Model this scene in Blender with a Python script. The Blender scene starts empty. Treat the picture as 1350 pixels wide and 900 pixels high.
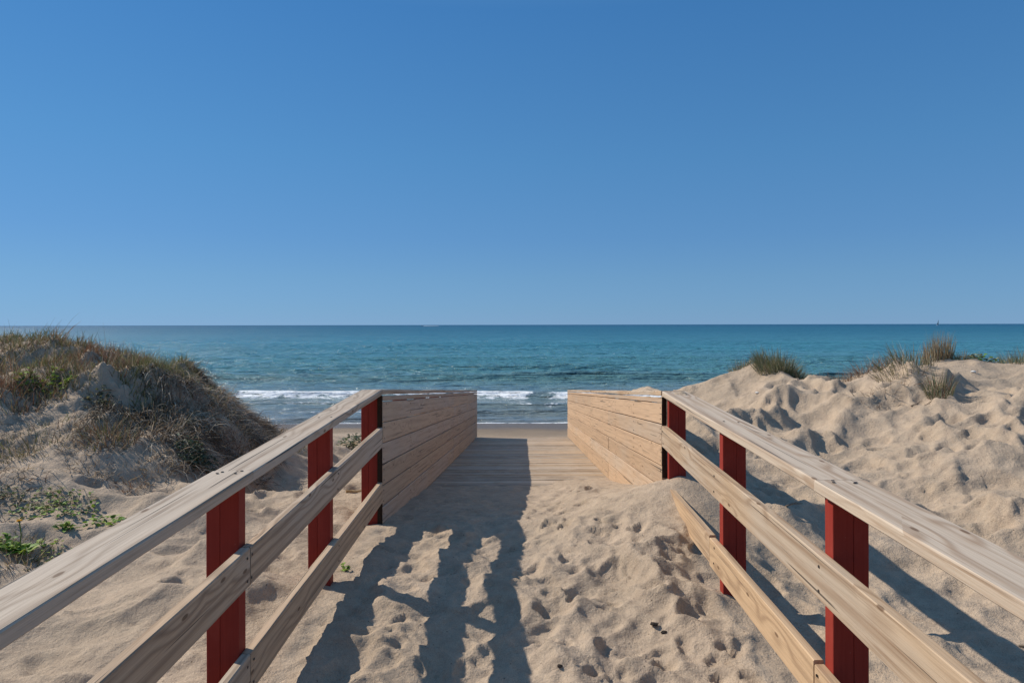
import bpy, math, random
import numpy as np
from mathutils import Vector

random.seed(7)
RNG = np.random.default_rng(11)
SC = bpy.context.scene
COL = SC.collection
R = math.radians

# ------------------------------------------------------------------ camera, sky, sun, exposure
CAM_Z = 3.4                      # metres above the sea
F = 900.0                        # focal length in photo pixels (24 mm on 36 mm)
CX, CY = 688.5, 428.0            # vanishing point of the walkway / horizon in the photo
cam_d = bpy.data.cameras.new('camera')
cam = bpy.data.objects.new('camera', cam_d)
COL.objects.link(cam)
cam.location = (0, 0, CAM_Z)
cam.rotation_euler = (R(90), R(0.12), 0)
cam_d.sensor_width = 36.0
cam_d.lens = 24.0
cam_d.shift_x = -(CX - 675) / 1350
cam_d.shift_y = -(450 - CY) / 1350
cam_d.clip_start = 0.05
cam_d.clip_end = 60000
SC.camera = cam

SUN_EL = R(39.5)
SUN_AZ = R(-66.0)                # measured from +Y (out to sea) towards +X
sdir = Vector((math.sin(SUN_AZ) * math.cos(SUN_EL), math.cos(SUN_AZ) * math.cos(SUN_EL), math.sin(SUN_EL)))

world = bpy.data.worlds.new('World')
SC.world = world
world.use_nodes = True
wn, wl = world.node_tree.nodes, world.node_tree.links
bg = wn['Background']
sky = wn.new('ShaderNodeTexSky')
sky.sky_type = 'NISHITA'
sky.sun_disc = False
sky.sun_elevation = SUN_EL
sky.sun_rotation = SUN_AZ % (2 * math.pi)
sky.altitude = 0
sky.air_density = 0.6
sky.dust_density = 0.0
sky.ozone_density = 2.0
SKY_STR = 0.1
EXPOSURE = 0.2
bg.inputs['Strength'].default_value = SKY_STR


def lin(c):
    return [((v / 255 + 0.055) / 1.055) ** 2.4 if v > 10 else v / 255 / 12.92 for v in c]


# clear-sky colour by height above the horizon: what the Nishita sky gives ahead, and the deeper blue of this day; unseen upper stops brightened to lift shadows
SKY_T = [(0.0, (222, 232, 220), (126, 164, 201)), (0.021, (204, 226, 226), (122, 165, 201)), (0.066, (166, 199, 225), (112, 160, 202)),
         (0.124, (137, 171, 209), (98, 150, 201)), (0.235, (108, 139, 183), (83, 140, 195)), (0.418, (87, 114, 155), (66, 124, 184)), (0.65, (85, 110, 150), (105, 152, 205)), (1.0, (80, 105, 145), (110, 155, 205))]
tcw = wn.new('ShaderNodeTexCoord')
sepw = wn.new('ShaderNodeSeparateXYZ'); wl.new(tcw.outputs['Generated'], sepw.inputs[0])
rm = wn.new('ShaderNodeValToRGB'); rg_ = wn.new('ShaderNodeValToRGB')
for r_, f_ in ((rm, lambda a, b: [lin(b)[i] / lin(a)[i] / 2 ** EXPOSURE for i in range(3)]), (rg_, lambda a, b: [v / SKY_STR / 2 ** EXPOSURE for v in lin(b)])):
    el_ = r_.color_ramp.elements
    while len(el_) < len(SKY_T): el_.new(0.5)
    for e_, (p_, a_, b_) in zip(el_, SKY_T):
        e_.position = p_; e_.color = (*f_(a_, b_), 1)
    wl.new(sepw.outputs[2], r_.inputs[0])
mw = wn.new('ShaderNodeMix'); mw.data_type = 'RGBA'; mw.blend_type = 'MULTIPLY'; mw.inputs[0].default_value = 1.0
wl.new(sky.outputs[0], mw.inputs[6]); wl.new(rm.outputs[0], mw.inputs[7])
mw2 = wn.new('ShaderNodeMix'); mw2.data_type = 'RGBA'; mw2.inputs[0].default_value = 0.55
wl.new(mw.outputs[2], mw2.inputs[6]); wl.new(rg_.outputs[0], mw2.inputs[7])
wl.new(mw2.outputs[2], bg.inputs['Color'])

sun_d = bpy.data.lights.new('sun', 'SUN')
sun = bpy.data.objects.new('sun', sun_d)
COL.objects.link(sun)
sun_d.energy = 4.4
sun_d.angle = R(0.53)
sun_d.color = (1.0, 0.93, 0.82)
sun.rotation_euler = sdir.to_track_quat('Z', 'Y').to_euler()
sun.location = (-20, 10, 20)

SC.view_settings.view_transform = 'Standard'
SC.view_settings.look = 'None'
SC.view_settings.exposure = EXPOSURE
SC.view_settings.gamma = 1.0
SC.view_settings.use_curve_mapping = False


# ------------------------------------------------------------------ numpy noise
def hash2(ix, iy, seed=0):
    h = (ix.astype(np.int64) * 374761393 + iy.astype(np.int64) * 668265263 + seed * 1442695041) & 0xFFFFFFFF
    h = ((h ^ (h >> 13)) * 1274126177) & 0xFFFFFFFF
    h = ((h ^ (h >> 16)) * 2246822519) & 0xFFFFFFFF
    return (h ^ (h >> 15)) / 4294967295.0


def gnoise(x, y, seed=0):
    x0 = np.floor(x); y0 = np.floor(y)
    fx = x - x0; fy = y - y0
    u = fx * fx * fx * (fx * (fx * 6 - 15) + 10); v = fy * fy * fy * (fy * (fy * 6 - 15) + 10)

    def g(ix, iy, dx, dy):
        a = hash2(ix, iy, seed) * 2 * np.pi
        return np.cos(a) * dx + np.sin(a) * dy
    n00 = g(x0, y0, fx, fy); n10 = g(x0 + 1, y0, fx - 1, fy)
    n01 = g(x0, y0 + 1, fx, fy - 1); n11 = g(x0 + 1, y0 + 1, fx - 1, fy - 1)
    return ((n00 * (1 - u) + n10 * u) * (1 - v) + (n01 * (1 - u) + n11 * u) * v) * 1.5


def fbm(x, y, seed=0, octv=4, gain=0.5):
    s = 0; a = 1.0; f = 1.0
    for k in range(octv):
        s = s + a * gnoise(x * f + 17.3 * k, y * f - 9.1 * k, seed + k)
        a *= gain; f *= 2.03
    return s


def bowls(x, y, seed=0, jit=0.9, offs=0.35, ksm=14.0):
    """lower envelope of jittered paraboloids: trodden hollows with sharp ridges between"""
    x0 = np.floor(x); y0 = np.floor(y)
    acc = 0
    for dx in (-1, 0, 1):
        for dy in (-1, 0, 1):
            ix = x0 + dx; iy = y0 + dy
            px = ix + 0.5 + jit * (hash2(ix, iy, seed) - 0.5)
            py = iy + 0.5 + jit * (hash2(ix, iy, seed + 1) - 0.5)
            o = hash2(ix, iy, seed + 2) * offs
            acc = acc + np.exp(-ksm * ((x - px) ** 2 + (y - py) ** 2 + o))
    return -np.log(acc + 1e-12) / ksm


def dents(x, y, cell, seed, prob, r0, r1, dep):
    """scattered single footprints: oval pits with one steep side and a low pushed-up rim"""
    x0 = np.floor(x / cell); y0 = np.floor(y / cell)
    acc = np.zeros_like(x)
    for dx in (-1, 0, 1):
        for dy in (-1, 0, 1):
            ix = x0 + dx; iy = y0 + dy
            pxx = (ix + 0.1 + 0.8 * hash2(ix, iy, seed)) * cell
            pyy = (iy + 0.1 + 0.8 * hash2(ix, iy, seed + 1)) * cell
            on = hash2(ix, iy, seed + 2) < prob
            a = hash2(ix, iy, seed + 3) * np.pi
            r = r0 + (r1 - r0) * hash2(ix, iy, seed + 4)
            el = 1.15 + 0.6 * hash2(ix, iy, seed + 5)
            u = (x - pxx) * np.cos(a) + (y - pyy) * np.sin(a)
            v = -(x - pxx) * np.sin(a) + (y - pyy) * np.cos(a)
            q = np.sqrt((u / (r * el)) ** 2 + (v / r) ** 2)
            tilt = 1 + 0.55 * np.clip(u / (r * el), -1, 1)
            pit = -np.exp(-q ** 5) * tilt + 0.42 * np.exp(-((q - 1.25) / 0.28) ** 2) * (1 + 0.5 * np.clip(v / r, -1, 1))
            acc = np.where(on & (np.abs(pit) > np.abs(acc)), pit, acc) if False else acc + np.where(on, pit, 0) * (0.55 + 0.9 * hash2(ix, iy, seed + 6))
    return dep * np.clip(acc, -1.6, 0.7)


def sstep(a, b, x):
    t = np.clip((x - a) / (b - a), 0, 1)
    return t * t * (3 - 2 * t)


# ------------------------------------------------------------------ measures of the walkway
U = 0.00625                      # metres per photo pixel at the start of the solid walls
D = F * U                        # that distance, 5.625 m
FAR = 3.09 * D
XI_L, XI_R = -184.5 * U, 183.5 * U       # inner faces of the two railings


def deck_z(y):
    return CAM_Z - (276.0 * U + (457.3 - 276.0) * U * (y - D) / (FAR - D))


def top_l(y):
    if y <= D: return CAM_Z - U * (85.0 + 31.1 * (1 - y / D))
    return CAM_Z - U * (85.0 + (265.7 - 85.0) * (y - D) / (FAR - D))


def top_r(y):
    if y <= D: return CAM_Z - U * (88.0 + 19.6 * (1 - y / D))
    return CAM_Z - U * (88.0 + (265.7 - 88.0) * (y - D) / (FAR - D))


# ------------------------------------------------------------------ the lie of the sand
def px(a, b, d):
    return ((a - CX) / F * d, d, CAM_Z - (b - CY) / F * d)


ctrl = [
    # between the railings
    (-1.0, 0.5, 1.58), (0.9, 0.5, 1.60), (0, 2, 1.63), (-1.1, 2.8, 1.69), (0, 3.2, 1.71), (1.1, 3.0, 1.70),
    (-1.1, 4.2, 1.79), (0, 4.6, 1.80), (1.0, 4.3, 1.84), (-1.1, 5.6, 1.77), (0, 5.6, 1.80), (1.1, 5.35, 2.14), (0.6, 5.4, 1.93),
    # left of the left railing
    (-1.6, 1.0, 1.66), (-1.6, 2.2, 1.70), (-2.2, 3.4, 1.76), (-3.3, 4.3, 1.80), (-1.6, 5.6, 1.73), (-2.4, 5.5, 1.76), (-2.45, 6.5, 1.70),
    (-1.7, 7.5, 1.55), (-2.0, 8.8, 1.42), (-2.3, 11, 1.15), (-2.5, 14, 0.85), (-2.5, 17, 0.55), (-1.5, 12, 1.0), (-1.5, 15, 0.7),
    # left dune
    px(60, 660, 5.4), px(100, 560, 6.6), px(100, 490, 7.5), px(110, 470, 8.2), px(0, 478, 7.8), px(200, 490, 8.3),
    px(272, 508, 8.3), px(306, 548, 8.25), px(324, 582, 8.0), px(340, 608, 7.8), px(305, 610, 7.2), px(235, 595, 6.6), px(200, 545, 7.1),
    px(250, 522, 7.7), px(300, 545, 7.8), px(170, 655, 5.9), px(250, 655, 6.2), px(330, 655, 7.0), px(0, 610, 5.9), px(0, 540, 6.7),
    px(345, 652, 7.3), px(400, 642, 7.6), px(352, 570, 12.0), px(385, 572, 13.5), px(430, 572, 15),
    (-3.3, 9.6, 1.75), (-2.9, 9.0, 1.55), (-4.2, 10.8, 1.75), (-6.2, 10.3, 2.75), (-5.2, 11.8, 1.8), (-4.6, 15, 1.0), (-7, 14.5, 1.2), (-9, 12.5, 2.4), (-4, 18, 0.55), (-9, 19, 0.45),
    (-9, 8.2, 3.05), (-9, 5, 2.4), (-6, 3.2, 2.05), (-13, 8.5, 3.05), (-13, 14, 2.0), (-13, 4, 2.4), (-13, 19, 0.45), (-5, 0.5, 1.9), (-12, 0.5, 2.1),
    # right of the right railing
    (1.6, 1.0, 1.70), (1.7, 3.0, 1.78), (2.4, 3.3, 1.80), (2.4, 4.6, 1.82), (1.6, 4.4, 1.80), (2.5, 5.7, 1.88), (1.5, 5.7, 2.17), (1.7, 6.4, 2.06),
    px(930, 568, 7.4), px(990, 605, 7.0), px(1040, 565, 8.0), px(950, 526, 9.6), px(905, 511, 10.8), px(1003, 481, 10.6), px(965, 492, 10.8), px(930, 502, 10.8),
    px(1062, 508, 10.5), px(1130, 503, 8.8), px(1080, 518, 9.0), px(1105, 512, 10.2), px(1200, 520, 7.8), px(1170, 496, 9.2), px(1150, 508, 10.2), px(1240, 472, 9.7), px(1350, 477, 9.6), px(1300, 560, 7.0),
    px(1300, 510, 8.4), px(1350, 640, 5.7), px(1200, 620, 6.3), px(1350, 745, 4.5), px(1100, 560, 7.7), px(1180, 560, 7.2),
    (1.6, 8.6, 1.9), (1.6, 10.5, 1.85), (1.6, 12.5, 1.2), (3, 13.5, 1.6), (4.5, 13.5, 1.9), (6.5, 13.5, 2.0), (1.8, 15.5, 0.8), (4, 17, 0.75),
    (10, 14.5, 2.0), (10, 9.5, 3.0), (10, 5.5, 2.4), (8, 19, 0.45), (13, 19, 0.45), (13, 9.5, 3.0), (13, 3, 2.3), (6, 2.6, 2.0), (13, 14.5, 2.0), (5, 0.5, 1.9),
    (12, 0.5, 2.1),
    # beach
    (0, 18.5, 0.40), (0, 21, 0.22), (-6, 21.3, 0.2), (6, 21.3, 0.2), (-13, 21.3, 0.2), (13, 21.3, 0.2),
    (0, 23.6, 0.0), (-7, 23.6, 0.0), (7, 23.6, 0.0), (-13, 23.6, 0.0), (13, 23.6, 0.0), (0, 28, -0.4), (-10, 28, -0.4), (10, 28, -0.4),
    (0, 36, -1.2), (-12, 36, -1.2), (12, 36, -1.2),
]
CP = np.array(ctrl, float)


def tps_k(r2):
    return 0.5 * r2 * np.log(r2 + 1e-9)


def tps_fit(P, lam):
    n = len(P)
    d2 = ((P[:, None, :2] - P[None, :, :2]) ** 2).sum(-1)
    A = np.zeros((n + 3, n + 3))
    A[:n, :n] = tps_k(d2) + lam * np.eye(n)
    A[:n, n] = 1; A[:n, n + 1:n + 3] = P[:, :2]
    A[n, :n] = 1; A[n + 1:n + 3, :n] = P[:, :2].T
    b = np.zeros(n + 3); b[:n] = P[:, 2]
    return np.linalg.solve(A, b)


TW = tps_fit(CP, 0.01)


def base_h(x, y):
    """dune form without the small relief"""
    x = np.asarray(x, float); y = np.asarray(y, float)
    xe = np.where(np.abs(x) > 12, np.sign(x) * (12 + 1.0 * np.tanh((np.abs(x) - 12) / 3.0)), x)
    ye = np.clip(y, 0.6, 35)
    z = TW[-3] + TW[-2] * xe + TW[-1] * ye
    for i in range(len(CP)):
        z = z + TW[i] * tps_k((xe - CP[i, 0]) ** 2 + (ye - CP[i, 1]) ** 2)
    return z


def in_walk(x, y):
    """sand lying on the deck between the solid walls, and the mask of that strip"""
    t_l = np.interp(y, [5.0, 5.6, 7.2, 8.4, 9.6, 11, 17.2, 18], [.11, .10, .05, .005, -.05, -.13, -.13, -.1])
    t_r = np.interp(y, [5.0, 5.6, 6.3, 7.2, 8.2, 9.2, 10.2, 11, 17.2, 18], [.48, .45, .33, .21, .09, .0, -.05, -.13, -.13, -.1])
    w = sstep(0.15, 1.15, x)
    t = t_l * (1 - w) + t_r * w
    dz = CAM_Z - (276.0 * U + (457.3 - 276.0) * U * (y - D) / (FAR - D))
    m = sstep(1.27, 1.175, np.abs(x)) * sstep(5.15, 5.9, y) * sstep(18.3, 17.5, y)
    return dz + t, m, t


def relief(x, y, z0):
    wx = x + 0.10 * gnoise(x * 2.2, y * 2.2, 3) + 0.025 * gnoise(x * 9, y * 9, 4)
    wy = y + 0.10 * gnoise(x * 2.2 + 40, y * 2.2, 5) + 0.025 * gnoise(x * 9, y * 9 + 31, 6)
    inside = sstep(1.35, 1.0, np.abs(x)) * sstep(12, 9, y)
    right = sstep(1.2, 1.7, x) * sstep(17, 11, y)
    left = sstep(-1.2, -1.6, x) * sstep(17, 11, y)
    dune_l = left * sstep(1.95, 2.4, z0)
    amp = 0.72 + 0.75 * gnoise(x * 0.9 + 5, y * 0.9, 21)
    amp = np.clip(amp, 0.12, 1.5)
    # trodden sand of the walkway: foot-sized hollows, long way along y
    b1 = bowls(wx / 0.20, wy / 0.26, 31, 0.95, 0.45, 22)
    b2 = bowls(wx / 0.13 + 9, wy / 0.16, 41, 0.95, 0.4, 24)
    b3 = bowls(wx / 0.50, wy / 0.50, 51, 0.95, 0.45, 20)
    trod = 0.105 * amp * b1 + 0.060 * b2 * np.clip(0.35 + 1.4 * gnoise(x * 1.7, y * 1.7, 61), 0, 1.2) + 0.060 * b3 + 0.02 * gnoise(x * 1.6, y * 1.1, 63)
    trod = trod + dents(wx, wy, 0.21, 501, 0.75, 0.035, 0.068, 0.024) + dents(wx + 5, wy, 0.15, 521, 0.5, 0.022, 0.045, 0.014)
    trod = trod * (1 - 0.38 * sstep(0.25, -0.15, x))
    trod = trod * (1 - 0.85 * sstep(0.55, 0.95, x) * sstep(4.75, 5.15, y))
    # open dune on the right: bigger, wind-softened hollows with crests
    c1 = bowls(wx / 0.62 + 3, wy / 0.60, 71, 0.95, 0.45, 30)
    c2 = bowls(wx / 0.30, wy / 0.32 + 7, 81, 0.95, 0.45, 30)
    flat = 1 - 0.75 * sstep(4.4, 5.4, x) * sstep(7.4, 8.4, y)
    vr = np.clip(0.75 + 1.3 * gnoise(x * 0.42 + 9, y * 0.42, 93), 0.25, 1.35)
    soft = 0.36 * c1 * flat * vr + 0.19 * c2 * np.clip(0.7 + 1.1 * gnoise(x * 0.8, y * 0.8 + 4, 91), 0.1, 1.4)
    soft = soft + dents(wx + 2, wy, 0.42, 541, 0.75, 0.07, 0.14, 0.036) * (0.45 + 0.55 * flat)
    soft = soft + dents(wx + 8, wy, 0.24, 581, 0.5, 0.03, 0.07, 0.020)
    soft = soft * (1 - 0.55 * sstep(8.4, 9.6, y)) * (1 - 0.5 * sstep(3.0, 2.4, x) * sstep(5.6, 4.8, y))
    soft = soft * (1 - 0.75 * sstep(2.1, 1.7, x) * sstep(4.9, 5.3, y) * sstep(7, 6.4, y))
    # left flat: soft wind ridges
    e1 = bowls(wx / 0.75 + 5, wy / 0.55, 101, 0.95, 0.5, 18)
    e2 = bowls(wx / 0.36, wy / 0.28, 111, 0.95, 0.5, 20)
    lf = 0.20 * e1 + 0.09 * e2 * np.clip(0.6 + 1.2 * gnoise(x * 0.9, y * 0.9 + 4, 95), 0.0, 1.4)
    lump = 0.13 * fbm(x * 1.3, y * 1.3, 121, 6, 0.68) - 0.16 * np.abs(gnoise(x * 1.9, y * 1.9, 127)) + 0.05 + 0.20 * bowls(wx / 0.55, wy / 0.55, 131, 0.95, 0.5, 16)
    lf = lf + dents(wx + 7, wy, 0.5, 561, 0.5, 0.06, 0.12, 0.03)
    lump = lump * (0.45 + 0.55 * sstep(2.3, 2.75, z0))
    lft = lf * (1 - dune_l) + lump * dune_l
    beach = 0.02 * fbm(x * 0.7, y * 1.2, 141, 3)
    out = 1 - np.clip(inside + right + left, 0, 1)
    r = trod * inside + soft * right + lft * left + beach * out
    r = r + 0.007 * fbm(x * 13, y * 13, 151, 4, 0.62) * (inside + right + left)
    r = r - 0.045 * inside - 0.10 * right - 0.055 * left
    fade = sstep(60, 25, np.abs(x)) * sstep(-6, 0, y) * sstep(23, 18, y)
    return r * fade


def ground_h(x, y):
    x = np.asarray(x, float); y = np.asarray(y, float)
    z0 = base_h(x, y)
    zi, m, t = in_walk(x, y)
    rel = relief(x, y, z0)
    reli = rel * sstep(-0.02, 0.16, t) * 0.9 + 0.02 * fbm(x * 3, y * 2, 161, 3) * sstep(0.15, -0.02, t)
    return z0 * (1 - m) + zi * m + rel * (1 - m) + reli * m


def gz(x, y):
    return float(ground_h(np.array([x]), np.array([y]))[0])


def proj(x, y, z):
    return CX + F * x / y, CY - F * (z - CAM_Z) / y


# ------------------------------------------------------------------ materials
def new_mat(name):
    m = bpy.data.materials.new(name)
    m.use_nodes = True
    nt = m.node_tree
    b = nt.nodes['Principled BSDF']
    return m, nt, nt.nodes, nt.links, b


def N(nt, typ, **kw):
    n = nt.nodes.new(typ)
    for k, v in kw.items():
        if k == 'op': n.operation = v
        else: setattr(n, k, v)
    return n


def setin(n, **kw):
    for k, v in kw.items():
        n.inputs[k.replace('_', ' ')].default_value = v
    return n


def ramp(nt, stops, fac=None, interp='LINEAR'):
    r = nt.nodes.new('ShaderNodeValToRGB')
    r.color_ramp.interpolation = interp
    el = r.color_ramp.elements
    while len(el) < len(stops): el.new(0.5)
    for e, (p, c) in zip(el, stops):
        e.position = p
        e.color = (*c, 1) if len(c) == 3 else c
    if fac is not None: nt.links.new(fac, r.inputs[0])
    return r


def noise(nt, vec, scale, detail=3, rough=0.55, dist=0.0):
    n = nt.nodes.new('ShaderNodeTexNoise')
    n.inputs['Scale'].default_value = scale
    n.inputs['Detail'].default_value = detail
    n.inputs['Roughness'].default_value = rough
    n.inputs['Distortion'].default_value = dist
    if vec is not None: nt.links.new(vec, n.inputs['Vector'])
    return n


def mapping(nt, vec, scale=(1, 1, 1), loc=(0, 0, 0)):
    m = nt.nodes.new('ShaderNodeMapping')
    m.inputs['Scale'].default_value = scale
    m.inputs['Location'].default_value = loc
    nt.links.new(vec, m.inputs['Vector'])
    return m.outputs[0]


def mixc(nt, a, b, fac, mode='MIX'):
    m = nt.nodes.new('ShaderNodeMix')
    m.data_type = 'RGBA'; m.blend_type = mode
    for sock, v in ((m.inputs['Factor'], fac), (m.inputs['A'] if False else m.inputs[6], a), (m.inputs[7], b)):
        if hasattr(v, 'links'): nt.links.new(v, sock)
        elif isinstance(v, (tuple, list)): sock.default_value = (*v, 1) if len(v) == 3 else v
        else: sock.default_value = v
    return m.outputs[2]


def math_n(nt, op, a, b=None, c=None, clamp=False):
    m = nt.nodes.new('ShaderNodeMath')
    m.operation = op; m.use_clamp = clamp
    for i, v in enumerate((a, b, c)):
        if v is None: continue
        if hasattr(v, 'links'): nt.links.new(v, m.inputs[i])
        else: m.inputs[i].default_value = v
    return m.outputs[0]


def maprange(nt, v, a, b, c=0.0, d=1.0, smooth=True):
    m = nt.nodes.new('ShaderNodeMapRange')
    m.interpolation_type = 'SMOOTHSTEP' if smooth else 'LINEAR'
    nt.links.new(v, m.inputs[0])
    for i, k in enumerate((a, b, c, d)): m.inputs[1 + i].default_value = k
    return m.outputs[0]


def bump(nt, h, strength, dist, normal=None):
    b = nt.nodes.new('ShaderNodeBump')
    b.inputs['Strength'].default_value = strength
    b.inputs['Distance'].default_value = dist
    nt.links.new(h, b.inputs['Height'])
    if normal is not None: nt.links.new(normal, b.inputs['Normal'])
    return b.outputs[0]


def sand_material():
    m, nt, nd, lk, b = new_mat('sand')
    geo = nd.new('ShaderNodeNewGeometry')
    pos = geo.outputs['Position']
    sep = nd.new('ShaderNodeSeparateXYZ'); lk.new(pos, sep.inputs[0])
    n1 = noise(nt, pos, 1.3, 4, 0.6)
    n2 = noise(nt, pos, 11, 5, 0.65)
    n3 = noise(nt, pos, 190, 3, 0.8)
    c = ramp(nt, [(0.3, (0.425, 0.327, 0.234)), (0.7, (0.485, 0.375, 0.274))], n1.outputs[0]).outputs[0]
    dark = ramp(nt, [(0.35, (0.80, 0.79, 0.80)), (0.6, (1, 1, 1))], n2.outputs[0]).outputs[0]
    c = mixc(nt, c, dark, 0.8, 'MULTIPLY')
    gr = ramp(nt, [(0.30, (0.5, 0.48, 0.46)), (0.5, (1, 1, 1)), (0.72, (1.25, 1.22, 1.18))], n3.outputs[0]).outputs[0]
    c = mixc(nt, c, gr, 0.7, 'MULTIPLY')
    # loose dark flecks: shell grit and plant bits
    vf = nd.new('ShaderNodeTexVoronoi'); vf.inputs['Scale'].default_value = 34.0
    lk.new(pos, vf.inputs['Vector'])
    vfs = nd.new('ShaderNodeSeparateColor'); lk.new(vf.outputs['Color'], vfs.inputs[0])
    fk = math_n(nt, 'MULTIPLY', math_n(nt, 'LESS_THAN', vf.outputs['Distance'], 0.16), math_n(nt, 'GREATER_THAN', vfs.outputs[0], 0.93))
    c = mixc(nt, c, (0.10, 0.075, 0.05), math_n(nt, 'MULTIPLY', fk, 0.8))
    # wet sand by the water
    wob = noise(nt, pos, 0.5, 3)
    hz = math_n(nt, 'ADD', sep.outputs[2], math_n(nt, 'MULTIPLY', math_n(nt, 'SUBTRACT', wob.outputs[0], 0.5), 0.25))
    seaward = maprange(nt, sep.outputs[1], 17, 19)
    wet = math_n(nt, 'MULTIPLY', maprange(nt, hz, 0.36, 0.16), seaward)
    c = mixc(nt, c, (0.20, 0.15, 0.105), math_n(nt, 'MULTIPLY', seaward, 0.8))
    c = mixc(nt, c, (0.14, 0.105, 0.075), wet)
    # heavier dark grains lying in patches
    n5 = noise(nt, pos, 2.7, 5, 0.7)
    n6 = noise(nt, pos, 85, 4, 0.8)
    pt = math_n(nt, 'MULTIPLY', maprange(nt, n5.outputs[0], 0.50, 0.68), maprange(nt, n6.outputs[0], 0.44, 0.58))
    c = mixc(nt, c, (0.20, 0.155, 0.115), math_n(nt, 'MULTIPLY', pt, 0.5))
    lk.new(c, b.inputs['Base Color'])
    rg = maprange(nt, wet, 0, 1, 0.95, 0.4); lk.new(rg, b.inputs['Roughness'])
    b.inputs['Specular IOR Level'].default_value = 0.15
    n4 = noise(nt, pos, 45, 4, 0.7)
    n7 = noise(nt, pos, 20, 5, 0.7)
    nb = bump(nt, n7.outputs[0], 0.55, 0.03)
    nb = bump(nt, n4.outputs[0], 0.7, 0.014, nb)
    nb = bump(nt, n3.outputs[0], 0.6, 0.004, nb)
    lk.new(nb, b.inputs['Normal'])
    return m


def wood_material(name, tan, grey, dark, bleach=0.5, dust=0.0, con=1.0):
    m, nt, nd, lk, b = new_mat(name)
    uv = nd.new('ShaderNodeUVMap'); uv.uv_map = 'UVMap'
    v = uv.outputs[0]
    at = nd.new('ShaderNodeAttribute'); at.attribute_name = 'tone'
    sp = nd.new('ShaderNodeSeparateColor'); lk.new(at.outputs['Color'], sp.inputs[0])
    # knots bend the grain
    kv = mapping(nt, v, (1.9, 5.5, 1))
    vor = nd.new('ShaderNodeTexVoronoi'); vor.voronoi_dimensions = '2D'; vor.inputs['Scale'].default_value = 1.0
    lk.new(kv, vor.inputs['Vector'])
    vs = nd.new('ShaderNodeSeparateColor'); lk.new(vor.outputs['Color'], vs.inputs[0])
    has = math_n(nt, 'GREATER_THAN', vs.outputs[0], 0.42)
    knot = math_n(nt, 'MULTIPLY', maprange(nt, vor.outputs['Distance'], 0.055, 0.03), has)
    halo = math_n(nt, 'MULTIPLY', maprange(nt, vor.outputs['Distance'], 0.45, 0.05), has)
    sxy = nd.new('ShaderNodeSeparateXYZ'); lk.new(v, sxy.inputs[0])
    low = noise(nt, mapping(nt, v, (0.2, 3.6, 1)), 1.0, 3, 0.5)
    ring = math_n(nt, 'ADD', math_n(nt, 'MULTIPLY', sxy.outputs[1], 95.0), math_n(nt, 'MULTIPLY', low.outputs[0], 22.0))
    ring = math_n(nt, 'ADD', ring, math_n(nt, 'MULTIPLY', halo, 6.0))
    wv = math_n(nt, 'ADD', math_n(nt, 'MULTIPLY', math_n(nt, 'SINE', ring), 0.5), 0.5)
    wv = math_n(nt, 'POWER', wv, 2.2)
    fine = noise(nt, mapping(nt, v, (3.0, 210, 1)), 1.0, 4, 0.65)
    streak = noise(nt, mapping(nt, v, (1.1, 34, 1)), 1.0, 5, 0.62)
    big = noise(nt, mapping(nt, v, (0.9, 3.0, 1)), 1.0, 3, 0.5)
    c = mixc(nt, tan, grey, maprange(nt, math_n(nt, 'ADD', big.outputs[0], math_n(nt, 'SUBTRACT', sp.outputs[0], 0.5)), 0.5 - bleach * 0.5, 0.95 - bleach * 0.5))
    rv = noise(nt, mapping(nt, v, (0.5, 9, 1), (5, 2, 0)), 1.0, 3, 0.5)
    wv = math_n(nt, 'MULTIPLY', wv, maprange(nt, rv.outputs[0], 0.30, 0.56))
    c = mixc(nt, c, dark, math_n(nt, 'MULTIPLY', wv, 0.62 * con))
    c = mixc(nt, c, dark, math_n(nt, 'MULTIPLY', maprange(nt, streak.outputs[0], 0.50, 0.70), 0.75 * con))
    fr = ramp(nt, [(0.3, (0.72, 0.70, 0.68)), (0.55, (1, 1, 1)), (0.8, (1.1, 1.1, 1.1))], fine.outputs[0]).outputs[0]
    c = mixc(nt, c, fr, 0.8, 'MULTIPLY')
    c = mixc(nt, c, (0.13, 0.075, 0.04), math_n(nt, 'MULTIPLY', knot, 0.85))
    # thin drying cracks along the grain
    cr = noise(nt, mapping(nt, v, (0.7, 60, 1), (3, 7, 0)), 1.0, 2, 0.4)
    crack = math_n(nt, 'MULTIPLY', maprange(nt, cr.outputs[0], 0.665, 0.695), 0.85)
    c = mixc(nt, c, (0.05, 0.04, 0.03), crack)
    tone = math_n(nt, 'ADD', math_n(nt, 'MULTIPLY', sp.outputs[1], 0.5), 0.75)
    tc = nd.new('ShaderNodeCombineColor')
    for i in range(3): lk.new(tone, tc.inputs[i])
    c = mixc(nt, c, tc.outputs[0], 1.0, 'MULTIPLY')
    if dust:
        geo = nd.new('ShaderNodeNewGeometry')
        d1 = noise(nt, geo.outputs['Position'], 3.5, 5, 0.7)
        d2 = noise(nt, geo.outputs['Position'], 60, 3, 0.8)
        dm = math_n(nt, 'MULTIPLY', maprange(nt, d1.outputs[0], 0.42, 0.68), maprange(nt, d2.outputs[0], 0.3, 0.6))
        c = mixc(nt, c, (0.47, 0.37, 0.27), math_n(nt, 'MULTIPLY', dm, dust))
    lk.new(c, b.inputs['Base Color'])
    b.inputs['Roughness'].default_value = 0.72
    b.inputs['Specular IOR Level'].default_value = 0.3
    hgt = math_n(nt, 'SUBTRACT', math_n(nt, 'ADD', math_n(nt, 'MULTIPLY', fine.outputs[0], 0.5), math_n(nt, 'MULTIPLY', wv, -0.35)), math_n(nt, 'MULTIPLY', crack, 1.2))
    lk.new(bump(nt, hgt, 0.5, 0.003), b.inputs['Normal'])
    return m


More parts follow.
